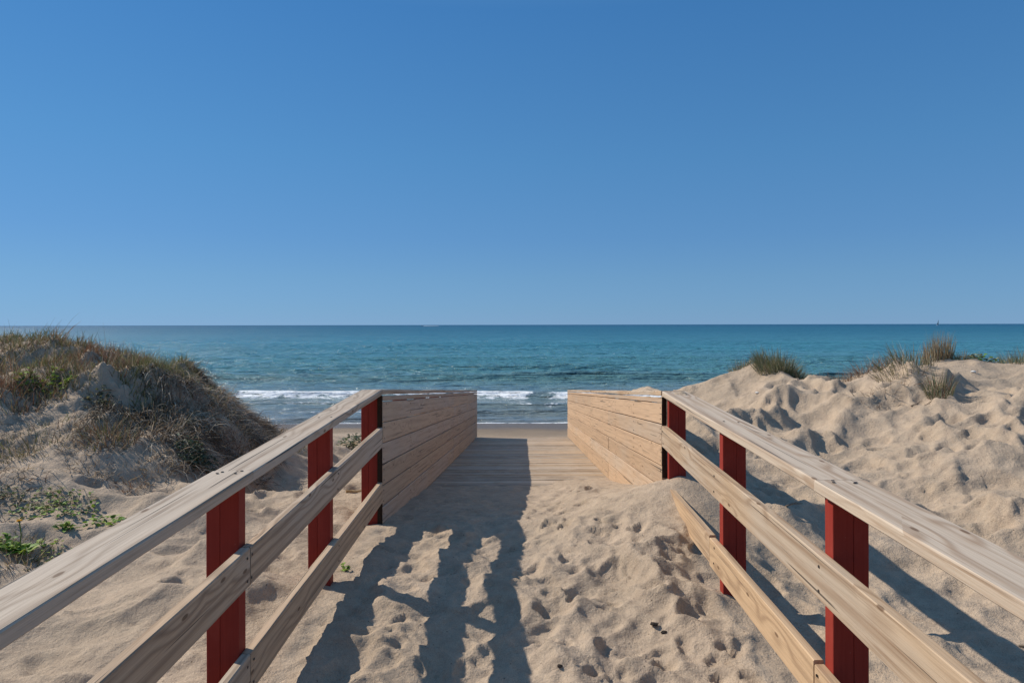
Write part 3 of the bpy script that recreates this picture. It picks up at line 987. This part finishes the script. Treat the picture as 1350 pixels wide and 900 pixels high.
def stuff_from(name, label, cat, chunks):
    V = []; Fc = []; C = []; b = 0
    for v, f, c in chunks:
        V.append(v); Fc.append(f + b); C.append(c); b += len(v)
    V = np.concatenate(V); Fc = np.concatenate(Fc); C = np.concatenate(C)
    o = np_mesh(name, V, Fc, M_BLADE, col=C, origin=tuple(V.mean(0)))
    return tag(o, label, cat, kind='stuff')


def dune_points(n, accept, xr=(-14, -2.2), yr=(4, 15)):
    x = RNG.uniform(*xr, n); y = RNG.uniform(*yr, n)
    z0 = base_h(x, y)
    p_ = accept(x, y, z0)
    k = RNG.random(n) < p_
    x, y = x[k], y[k]
    return np.c_[x, y, ground_h(x, y) - 0.01]


def normals(P):
    e = 0.12
    hx = (base_h(P[:, 0] + e, P[:, 1]) - base_h(P[:, 0] - e, P[:, 1])) / (2 * e)
    hy = (base_h(P[:, 0], P[:, 1] + e) - base_h(P[:, 0], P[:, 1] - e)) / (2 * e)
    nn = np.c_[-hx, -hy, np.ones(len(P))]
    return nn / np.linalg.norm(nn, axis=1, keepdims=True)


def clump(x, y, s, seed):
    return gnoise(x * s, y * s, seed)


# upper left dune: dense dry grass over the top
def acc_crest(x, y, z):
    u, v = proj(x, y, z)
    top = sstep(2.5, 2.75, z + 0.15 * clump(x, y, 1.1, 401)) * sstep(5.9, 6.7, y + 0.8 * clump(x, y, 0.9, 402)) * sstep(5.5, 3.9, z * 0 + np.abs(x + 8) )
    edge = sstep(2.2, 2.5, z) * sstep(7.75, 8.2, y) * (x < -4.0)
    return np.clip(top + edge, 0, 1) * np.clip(0.55 + 0.9 * clump(x, y, 2.3, 403), 0.1, 1)


P = dune_points(110000, acc_crest, (-11, -3.0), (5.8, 11.0))
n = len(P)
lean = RNG.normal(0, 0.42, (n, 2)); lean[:, 0] += 0.12
dirs = np.c_[lean, np.ones(n)]
ht = RNG.uniform(0.09, 0.23, n) * (1 + 0.5 * clump(P[:, 0], P[:, 1], 1.7, 404))
tall = RNG.random(n) < 0.02
ht[tall] *= 2.2
ht *= 1 - 0.3 * sstep(-6.2, -7.2, P[:, 0])
tint = clump(P[:, 0], P[:, 1], 1.1, 405)
col = palette_mix(n, [(DRY, .42), (OLIVE, .38), (RUST, .2)])
col[tint > 0.22] = pick(OLIVE, (tint > 0.22).sum()); m = tint < -0.3; col[m] = pick(RUST, m.sum())
V, Fc = blade_arrays(P, dirs, ht, RNG.uniform(.004, .010, n), RNG.uniform(0.0, .45, n))
chunks = [(V, Fc, rep(col))]
stuff_from('dune_grass', 'dense brown and olive grass covering the top of the left dune', 'grass', chunks)


# wiry dead stems hanging over the dune's steep seaward corner and dark hollows
def acc_scarp(x, y, z):
    u, v = proj(x, y, z)
    a = sstep(205, 250, u + 25 * clump(x, y, 1.4, 411)) * sstep(366, 345, u) * sstep(485, 500, v) * sstep(650, 605, v)
    b_ = sstep(105, 130, u) * sstep(250, 225, u) * sstep(500, 520, v) * sstep(590, 565, v + 30 * clump(x, y, 1.4, 412)) * 0.75
    return np.clip(a + b_, 0, 1) * np.clip(0.45 + 1.5 * clump(x, y, 2.4, 413), 0.02, 1)


P = dune_points(56000, acc_scarp, (-6.5, -2.4), (5.2, 9.6))
n = len(P)
nn = normals(P)
dirs = nn * 0.55 + RNG.normal(0, 0.5, (n, 3)) + np.c_[nn[:, 0] * 0.9, nn[:, 1] * 0.9, np.full(n, -0.05)]
col = palette_mix(n, [(DEAD, .68), (DRY, .22), (RUST, .10)])
lip_shade = np.clip(0.75 + 0.9 * clump(P[:, 0], P[:, 1], 1.5, 415), 0.32, 1.1)          # shade of the overhanging lip painted into the stems, in random mats
col *= lip_shade[:, None]
V, Fc = blade_arrays(P + nn * 0.02, dirs, RNG.uniform(.10, .36, n), RNG.uniform(.005, .012, n), RNG.uniform(.3, 1.1, n), curl=RNG.uniform(0, .22, n))
chunks = [(V, Fc, rep(col))]
stuff_from('dead_grass', 'tangled grey dead grass and roots hanging down the dune\'s steep corner', 'dead grass', chunks)


# sparse trailing stems on the open sand of the dune
def acc_trail(x, y, z):
    u, v = proj(x, y, z)
    return sstep(1.82, 1.98, z) * sstep(500, 560, v) * sstep(330, 240, u) * np.clip(0.16 + 1.0 * clump(x, y, 1.9, 421), 0, 1)


P = dune_points(30000, acc_trail, (-8, -2.6), (4.3, 9))
n = len(P)
nn = normals(P)
az = RNG.uniform(0, 2 * np.pi, n)
dirs = np.c_[np.cos(az), np.sin(az), RNG.uniform(.05, .7, n)] + nn * 0.25
col = palette_mix(n, [(DEAD, .6), (DRY, .25), (RUST, .15)])
V, Fc = blade_arrays(P, dirs, RNG.uniform(.06, .28, n), RNG.uniform(.004, .010, n), RNG.uniform(.1, .6, n), curl=RNG.uniform(.05, .35, n))
stuff_from('trailing_stems', 'thin dry trailing stems scattered over the open sand of the left dune', 'dry stems', [(V, Fc, rep(col))])


def hit(u, v):
    """where the sight line through a photo pixel meets the sand"""
    d = np.arange(2.5, 26, 0.01)
    x = (u - CX) / F * d; z = CAM_Z - (v - CY) / F * d
    g = ground_h(x, d)
    k = np.argmax(z <= g) if (z <= g).any() else len(d) - 1
    return float(x[k]), float(d[k]), float(g[k])


def tuft(name, loc, label, cat, n, rad, hgt, parts, spread=0.45, droop=0.3, wid=(.004, .008), group=None, lean=(0, 0), ell=(1, 1), curl=None):
    x0, y0, z0 = loc
    a = RNG.uniform(0, 2 * np.pi, n); r = rad * np.sqrt(RNG.random(n))
    ox = r * np.cos(a) * ell[0]; oy = r * np.sin(a) * ell[1]
    P = np.c_[x0 + ox, y0 + oy, np.zeros(n)]
    P[:, 2] = ground_h(P[:, 0], P[:, 1]) - 0.012
    out = np.c_[ox, oy] / (rad + 1e-6) * spread
    dirs = np.c_[out + RNG.normal(0, spread * 0.45, (n, 2)) + np.array(lean), np.ones(n)]
    L = RNG.uniform(hgt * 0.45, hgt, n) * (1 - 0.35 * (r / rad) ** 2)
    V, Fc = blade_arrays(P, dirs, L, RNG.uniform(*wid, n), RNG.uniform(0, droop, n), curl=None if curl is None else RNG.uniform(0, curl, n))
    o = np_mesh(name, V, Fc, M_BLADE, col=rep(palette_mix(n, parts)), origin=(x0, y0, z0))
    return tag(o, label, cat, group)


def crest_at(u, back=0.12, d0=7.6, d1=12.0):
    """the skyline of the sand in the sight column u, a step behind its edge"""
    d = np.arange(d0, d1, 0.02)
    x = (u - CX) / F * d
    g = ground_h(x, d)
    k = int(np.argmax((g - CAM_Z) / d))
    dd = d[k] + back
    xx = (u - CX) / F * dd
    return (float(xx), float(dd), gz(xx, dd))


G1 = 'grass tufts on the right dune'
tuft('grass_tuft', crest_at(1028), 'largest grey green grass tuft, on the seaward sand hump by the right railing', 'grass tuft', 1500, 0.36, 0.46, [(GREYG, .6), (OLIVE, .25), (DRY, .15)], 0.5, 0.5, group=G1, ell=(1, .8))
tuft('grass_tuft', crest_at(978), 'small pale grass tuft just left of the big tuft on the sand hump', 'grass tuft', 220, 0.17, 0.30, [(GREYG, .6), (DRY, .4)], 0.55, 0.5, group=G1)
tuft('grass_tuft', crest_at(1236), 'tallest brown upright grass tuft standing on the right dune crest', 'grass tuft', 520, 0.18, 0.55, [(DRY, .6), (GREYG, .25), (RUST, .15)], 0.18, 0.15, group=G1)
tuft('grass_tuft', crest_at(1192), 'thin dark leaning grass tuft left of the tall brown tuft on the crest', 'grass tuft', 420, 0.32, 0.38, [(OLIVE, .5), (DEAD, .5)], 0.5, 0.4, group=G1, lean=(-.25, 0))
tuft('grass_tuft', crest_at(1266), 'short sparse grass tuft just right of the tall brown tuft', 'grass tuft', 110, 0.10, 0.24, [(DRY, .5), (GREYG, .5)], 0.35, 0.3, group=G1)
tuft('grass_tuft', crest_at(1345), 'pale green spreading grass tuft on the crest at the photo\'s right edge', 'grass tuft', 700, 0.42, 0.36, [(GREYG, .8), (DRY, .2)], 0.7, 0.6, group=G1)
t_ = hit(1238, 524)
tuft('grass_tuft', t_, 'lone green and rust grass tuft on the near slope below the crest', 'grass tuft', 200, 0.13, 0.38, [(GREYG, .45), (OLIVE, .25), (RUST, .3)], 0.35, 0.35, group=G1)
t_ = crest_at(1152, -0.05)
tuft('dry_bush', t_, 'low reddish brown dry bush of twigs on the right dune crest', 'dry bush', 480, 0.40, 0.30, [(RUST, .4), (DEAD, .6)], 0.9, 0.3, curl=.3, ell=(1.2, .7))
t_ = hit(1168, 512)
tuft('dry_bush', t_, 'flattened dead twigs lying below the reddish bush on the dune slope', 'dry bush', 150, 0.32, 0.20, [(DEAD, .8), (RUST, .2)], 1.6, 0.8, curl=.4, ell=(1.3, .6))
t_ = crest_at(1095, 0.3)
tuft('dry_bush', t_, 'wispy dry stalks showing behind the low crest between two tufts', 'dry bush', 70, 0.45, 0.26, [(DRY, .6), (RUST, .4)], 0.4, 0.3, ell=(1.4, .5))
t_ = hit(1048, 496)
tuft('dry_bush', t_, 'small brown dead clump at the foot of the big grey green tuft', 'dry bush', 120, 0.16, 0.14, [(DEAD, .6), (RUST, .4)], 0.9, 0.4, curl=.3)
# beach edge plants seen through the left railing
t_ = hit(466, 590)
G2 = 'clumps and tussocks on the left dune'
for (u, v, rad, h, nb, pal, sp, label) in (
    (142, 575, 0.26, 0.26, 420, [(RUST, .35), (OLIVE, .3), (DRY, .35)], .6, 'rounded brown and green grass tussock in the middle of the left dune face'),
    (62, 580, 0.34, 0.22, 360, [(DEAD, .6), (DRY, .2), (OLIVE, .2)], .8, 'grey twiggy tussock left of the rounded brown tussock on the dune face'),
    (205, 560, 0.34, 0.24, 460, [(DEAD, .7), (OLIVE, .3)], .8, 'dark grey tangled tussock above a bare sand patch on the left dune'),
    (85, 505, 0.30, 0.24, 380, [(DEAD, .45), (OLIVE, .35), (RUST, .2)], .6, 'dark clump under the grassy top of the left dune'),
    (20, 520, 0.34, 0.28, 420, [(OLIVE, .4), (RUST, .35), (DEAD, .25)], .6, 'brown green clump at the photo\'s left edge below the dune top'),
    (15, 600, 0.26, 0.20, 260, [(OLIVE, .5), (DEAD, .5)], .8, 'low olive clump at the left edge of the open dune sand'),
    (20, 735, 0.26, 0.16, 380, [(DRY, .5), (OLIVE, .3), (DEAD, .2)], 1.1, 'matted straw coloured grass under the yellow flower beside the left rail'),
    (300, 565, 0.30, 0.26, 420, [(DRY, .7), (DEAD, .3)], 1.0, 'pale straw clump drooping on the dune\'s steep corner'),
    (320, 600, 0.25, 0.26, 330, [(DEAD, .6), (RUST, .4)], 1.0, 'rust brown dead clump near the foot of the dune\'s steep corner'),
    (384, 582, 0.34, 0.22, 420, [(DEAD, .5), (DRY, .3), (OLIVE, .2)], 1.0, 'low brown clump on the sand bank between the left dune and the railing'),
    (362, 566, 0.36, 0.28, 320, [(DEAD, .8), (RUST, .2)], 1.2, 'dark dead clump where the left dune meets the surf'),
    (285, 530, 0.28, 0.28, 420, [(DEAD, .4), (OLIVE, .3), (DRY, .3)], 0.9, 'wiry hanging clump just under the grassy lip of the dune\'s corner'),
    (240, 530, 0.24, 0.24, 300, [(DEAD, .8), (RUST, .2)], 1.0, 'ash grey root tangle left of the hanging clump under the lip'),
    (120, 620, 0.2, 0.14, 140, [(DEAD, .7), (DRY, .3)], 1.2, 'flat ash grey twigs on bare dune sand above the leafy mat'),
    (205, 615, 0.18, 0.16, 140, [(DRY, .5), (DEAD, .5)], 1.0, 'thin straw stalks on bare shaded sand left of the dark green bush'),
    (172, 640, 0.2, 0.18, 120, [(DRY, .4), (RUST, .6)], 1.1, 'thin rusty stalks on the lower dune face behind the left top rail'),
):
    tuft('grass_clump', hit(u, v), label, 'grass clump', nb, rad, h, pal, sp, 0.5, group=G2, curl=.15)


# ---- broad-leaved plants
def leaf_arrays(P, dirs, L, W, fold=0.25, droop=0.3):
    """pointed oval leaves, 5 stations"""
    n = len(P); t = np.array([0, .2, .5, .8, 1.0]); wv = np.array([.12, .8, 1.0, .6, .04])
    d = dirs / np.linalg.norm(dirs, axis=1, keepdims=True)
    path = P[:, None, :] + d[:, None, :] * (L[:, None] * t[None, :])[:, :, None]
    path[:, :, 2] -= (droop * L)[:, None] * t[None, :] ** 2
    up = np.tile([0, 0, 1.0], (n, 1)) + RNG.normal(0, .35, (n, 3))
    side = np.cross(d, up); side /= np.linalg.norm(side, axis=1, keepdims=True) + 1e-9
    w = 0.5 * W[:, None] * wv[None, :]
    lift = np.zeros_like(path); lift[:, :, 2] = fold * w
    a_ = path + side[:, None, :] * w[:, :, None] + lift
    b_ = path - side[:, None, :] * w[:, :, None] + lift
    V = np.stack([a_, path, b_], 2).reshape(-1, 3)
    base = (np.arange(n) * 15)[:, None] + (np.arange(4) * 3)[None, :]
    base = base.ravel()
    Fc = np.concatenate([np.c_[base, base + 1, base + 4, base + 3], np.c_[base + 1, base + 2, base + 5, base + 4]])
    return V, Fc


def leafy(name, loc, label, n, rad, hgt, leaf, pal, group=None, ell=(1, 1)):
    x0, y0, z0 = loc
    root = thing(name, loc, label, 'plant', group)
    a = RNG.uniform(0, 2 * np.pi, n); r = rad * RNG.random(n) ** 0.6
    P = np.c_[x0 + r * np.cos(a) * ell[0], y0 + r * np.sin(a) * ell[1], np.zeros(n)]
    P[:, 2] = ground_h(P[:, 0], P[:, 1]) + hgt * RNG.random(n) * (1 - 0.5 * r / rad)
    b = RNG.uniform(0, 2 * np.pi, n)
    dirs = np.c_[np.cos(b), np.sin(b), RNG.uniform(.1, .9, n)]
    V, Fc = leaf_arrays(P, dirs, RNG.uniform(.6, 1.1, n) * leaf, RNG.uniform(.35, .55, n) * leaf)
    C = np.repeat(pick(pal, n, .25), 15, axis=0)
    np_mesh('leaves', V, Fc, M_BLADE, col=C, origin=loc, parent=root)
    k = max(6, n // 9)
    Q = P[:k].copy(); Q0 = np.c_[np.full(k, x0), np.full(k, y0), np.full(k, z0 - 0.01)]
    V, Fc = blade_arrays(Q0, Q - Q0 + np.array([0, 0, .02]), np.linalg.norm(Q - Q0, axis=1) + .02, np.full(k, .006), np.full(k, .1))
    np_mesh('stems', V, Fc, M_BLADE, col=rep(pick(OLIVE, k)), origin=loc, parent=root)
    return root


DKG = np.array([[.055, .085, .040], [.075, .10, .055], [.04, .06, .03], [.10, .12, .075]])
G3 = 'green plants on the left dune'
leafy('leafy_plant', hit(70, 668), 'widest leafy green mat spreading on the open sand of the left dune', 190, 0.27, 0.06, 0.052, np.concatenate([GREEN, OLIVE[:2]]), G3, (1.25, .8))
leafy('leafy_plant', hit(86, 697), 'small yellow green sprig just below the wide leafy mat', 40, 0.06, 0.05, 0.055, GREEN, G3)
leafy('leafy_plant', hit(138, 690), 'yellow green sprig beside the top rail, right of the leafy mat', 60, 0.11, 0.06, 0.055, GREEN, G3, (1.4, .8))
leafy('leafy_plant', hit(262, 612), 'dark green round bush at the foot of the dune\'s steep corner', 420, 0.20, 0.22, 0.055, DKG, G3)
leafy('leafy_plant', hit(74, 507), 'bright lime green plant below the grassy dune top', 130, 0.16, 0.08, 0.07, GREEN[[1, 3]], G3, (1.4, .8))
leafy('leafy_plant', hit(36, 508), 'pale green plant among brown grass near the left edge of the dune', 80, 0.12, 0.1, 0.06, GREEN[[1, 3]], G3)
leafy('leafy_plant', hit(133, 532), 'dull green plant above the rounded brown tussock', 120, 0.16, 0.10, 0.05, np.concatenate([DKG, OLIVE]), G3)
leafy('leafy_plant', hit(466, 588), 'grey green bushy plant behind the left railing near the beach', 200, 0.28, 0.24, 0.08, np.concatenate([DKG, GREYG]), None)
leafy('leafy_plant', crest_at(1286), 'low bright green plant on the right dune crest between two tufts', 150, 0.22, 0.11, 0.07, np.concatenate([GREYG, GREEN[:1]]), None, (1.4, .8))
leafy('leafy_sprig', hit(455, 752), 'tiny green sprig growing beside the second red post inside the walkway', 14, 0.03, 0.05, 0.045, GREEN, None)

leafy('leafy_plant', hit(6, 722), 'yellow green leaves at the photo\'s left edge beside the flowering rosette', 40, 0.09, 0.07, 0.06, GREEN[[0, 1, 3]], G3)
leafy('leafy_plant', hit(62, 728), 'low yellow green leaves between the flowering rosette and the top rail', 34, 0.12, 0.04, 0.045, GREEN[[1, 3]], G3, (1.4, .8))
leafy('leafy_plant', hit(10, 655), 'dull green leaves at the photo\'s left edge above the flower', 36, 0.11, 0.05, 0.042, np.concatenate([OLIVE, GREEN[:1]]), G3)

# yellow-flowered rosette by the left top rail
fl = hit(24, 728)
root = thing('flowering_plant', fl, 'bright green rosette with one yellow flower at the photo\'s left edge', 'plant', G3)
n = 56
b = RNG.uniform(0, 2 * np.pi, n)
P = np.tile(np.array(fl), (n, 1)) + np.c_[RNG.normal(0, .035, (n, 2)), np.full(n, .005)]
V, Fc = leaf_arrays(P, np.c_[np.cos(b), np.sin(b), RNG.uniform(.3, 1.4, n)], RNG.uniform(.08, .15, n), RNG.uniform(.022, .036, n), droop=.35)
np_mesh('leaves', V, Fc, M_BLADE, col=np.repeat(pick(GREEN, n), 15, axis=0), origin=fl, parent=root)
top = Vector(fl) + Vector((-.01, 0.02, .21))
mb = MB(); mb.tube([Vector(fl), Vector(fl) + Vector((.01, .01, .12)), top], .004, 6)
mb.build('stem', plain('green_stem', (.12, .17, .05)), root)
n = 34
b = np.linspace(0, 4 * np.pi, n)
P = np.tile(np.array(top), (n, 1))
V, Fc = leaf_arrays(P, np.c_[np.cos(b), np.sin(b), np.where(b > 2 * np.pi, .8, .25)], np.full(n, .022), np.full(n, .008), droop=.2)
np_mesh('flower', V, Fc, M_BLADE, col=np.tile([.75, .42, .02], (n * 15, 1)), origin=fl, parent=root)


# ------------------------------------------------------------------ small things on the sand
def twig(name, loc, label, cat, L, rad, ang, mat=M_TWIG, forks=2, up=0.15, group=None):
    mb = MB()
    p = Vector(loc) + Vector((0, 0, rad * 0.5)); d = Vector((math.cos(ang), math.sin(ang), up))
    pts = [p + d * (L * t) + Vector((random.gauss(0, .03 * L), random.gauss(0, .03 * L), random.gauss(0, .02 * L))) for t in (0, .25, .5, .75, 1)]
    for q in pts: q.z = max(q.z, gz(q.x, q.y) + rad * 0.4)
    mb.tube(pts, [rad, rad * .95, rad * .8, rad * .6, rad * .35], 7)
    for k in range(forks):
        s = pts[1 + k % 3]; a2 = ang + random.choice((-1, 1)) * random.uniform(.5, 1.1)
        e = Vector((math.cos(a2), math.sin(a2), up * 2.2)) * L * random.uniform(.25, .45)
        mb.tube([s, s + e * .5 + Vector((0, 0, .01)), s + e], [rad * .6, rad * .45, rad * .2], 6)
    o = mb.build(name, mat, None, loc)
    return tag(o, label, cat, group)


twig('driftwood', hit(1265, 722), 'dark gnarled driftwood stub poking out of the right dune sand', 'driftwood', 0.13, 0.016, 0.3, M_TWIG, 3, 0.25)
twig('twig', hit(1200, 538), 'forked dry twig on the dune slope under the lone tuft', 'twig', 0.26, 0.007, -0.5, M_TWIG, 3, .1)
twig('twig', hit(1340, 852), 'pale dry twig on the sand at the lower right corner', 'twig', 0.16, 0.006, -0.8, M_TWIG, 3, .2)
twig('twig', hit(1035, 668), 'grey twig half buried in shadow beyond the right railing', 'twig', 0.14, 0.006, 0.2, M_TWIG, 2, .1)
twig('stick', hit(456, 648), 'tan stick lying on the sand behind the left railing', 'stick', 0.22, 0.014, 0.1, plain('tan_stick', (.36, .25, .13)), 0, 0.0)
for (u, v, r, label) in ((862, 826, .016, 'larger dark crumb of debris in the walkway sand'), (874, 834, .012, 'smaller dark crumb of debris right of the larger one'), (737, 878, .010, 'dark crumb of debris near the bottom middle of the walkway')):
    x, y, z = hit(u, v)
    bm_v = RNG.normal(0, 1, (42, 3)); bm_v /= np.linalg.norm(bm_v, axis=1, keepdims=True)
    import bmesh
    bm = bmesh.new()
    for w in bm_v: bm.verts.new(tuple(w * r * RNG.uniform(.6, 1.3) * np.array([1.3, 1, .7])))
    bmesh.ops.convex_hull(bm, input=bm.verts)
    for vv in [q for q in bm.verts if not q.link_faces]: bm.verts.remove(vv)
    me = bpy.data.meshes.new('debris'); bm.to_mesh(me); bm.free(); me.materials.append(M_DARK)
    o = bpy.data.objects.new('debris', me); o.location = (x, y, z + r * .3); COL.objects.link(o)
    tag(o, label, 'debris', 'dark crumbs in the walkway sand')


def shell(loc, r, label):
    mb = MB(); x, y, z = loc
    rings = []
    for k in range(7):
        t = k / 6
        rr = r * math.sin(math.pi * (0.08 + 0.86 * t)) * (0.7 + 0.3 * t)
        rings.append([Vector((x - r + 2 * r * t, y + rr * math.cos(a) * .9, z + r * .25 + rr * .55 * math.sin(a))) for a in [2 * math.pi * q / 10 for q in range(10)]])
    mb.ring_prism(rings, [k * r / 3 for k in range(7)], 0)
    return tag(mb.build('shell', M_SHELL, None, loc), label, 'shell', 'shells on the right dune')


shell(hit(998, 519), .03, 'white shell on the sand left of the big grey green tuft\'s foot')
shell(hit(1283, 492), .035, 'white shell standing out on the smooth sand near the right crest')

# ------------------------------------------------------------------ far boats
bl = Vector(((556 - CX) / F * 1900, 1900, 0))
boat = thing('motorboat', bl, 'tiny white motorboat with a white wake on the horizon', 'boat')
mb = MB()
rings = []
for t, w, zk in ((0, 1.3, 0.0), (.3, 1.5, 0.0), (.65, 1.25, .1), (.88, .6, .4), (1, .08, .9)):
    xx = bl.x + 4.5 - 9 * t
    rings.append([Vector((xx, bl.y + a * w, bl.z + zz)) for a, zz in ((-1, 1.5 + .4 * t), (-.8, .3 + zk), (0, -.3 + zk), (.8, .3 + zk), (1, 1.5 + .4 * t))])
mb.ring_prism(rings, [0, 2.7, 5.8, 8, 9], 0)
mb.build('hull', M_HULL, boat)
mb = MB(); mb.board(bl + Vector((-1.5, 0, 2.2)), bl + Vector((2.2, 0, 2.2)), 2.0, 1.5, 2, .2, 0, wdir=(0, 1, 0)); mb.build('cabin', M_HULL, boat)
mb = MB(); mb.board(bl + Vector((-1.2, -1.03, 2.3)), bl + Vector((2.0, -1.03, 2.3)), .06, .6, 2, .01, 0, wdir=(0, 1, 0)); mb.build('window', M_GLASS, boat)
wk = []
for k in range(40):
    t = k / 39
    wk.append([(bl.x + 5 + 42 * t, bl.y - (1.2 + 5 * t), .25 - .15 * t), (bl.x + 5 + 42 * t, bl.y + (1.2 + 5 * t), .25 - .15 * t), (bl.x + 5 + 42 * t, bl.y + .3, .35 * (1 - t) + .3 + .1 * math.sin(k))])
V = np.array([q for r_ in wk for q in (r_[0], r_[2], r_[1])])
tag(np_mesh('wake', V, grid_faces(3, 40), M_FOAM, origin=tuple(bl + Vector((5, 0, 0)))), 'white foam wake trailing right behind the motorboat', 'wake', kind='stuff')

sl = Vector(((1237 - CX) / F * 1500, 1500, 0))
sb = thing('sailboat', sl, 'tiny dark sailed boat on the horizon above the tall right tuft', 'boat')
mb = MB()
mb.ring_prism([[Vector((sl.x - 3 + 6 * t, sl.y + a * w, zz)) for a, zz in ((-1, 1.1), (-.7, .1), (.7, .1), (1, 1.1))] for t, w in ((0, .6), (.4, 1.1), (.8, .8), (1, .1))], [0, 2, 4, 6], 0)
mb.build('hull', M_HULL, sb)
mb = MB(); mb.tube([sl + Vector((0, 0, 1)), sl + Vector((0.6, 0, 13))], [.14, .08], 6); mb.build('mast', M_SAIL, sb)
mb = MB()
mb.ring_prism([[sl + Vector((-2.6 * (1 - t) + .6 * t, -.12, 2 + 10.5 * t)), sl + Vector((-.15 + .6 * t, -.12, 2 + 10.5 * t)), sl + Vector((-.15 + .6 * t, .12, 2 + 10.5 * t)), sl + Vector((-2.6 * (1 - t) + .6 * t - .01, .12, 2 + 10.5 * t))] for t in (0, .3, .6, .95)], [0, 3, 6, 9], 0)
mb.build('sail', M_SAIL, sb)
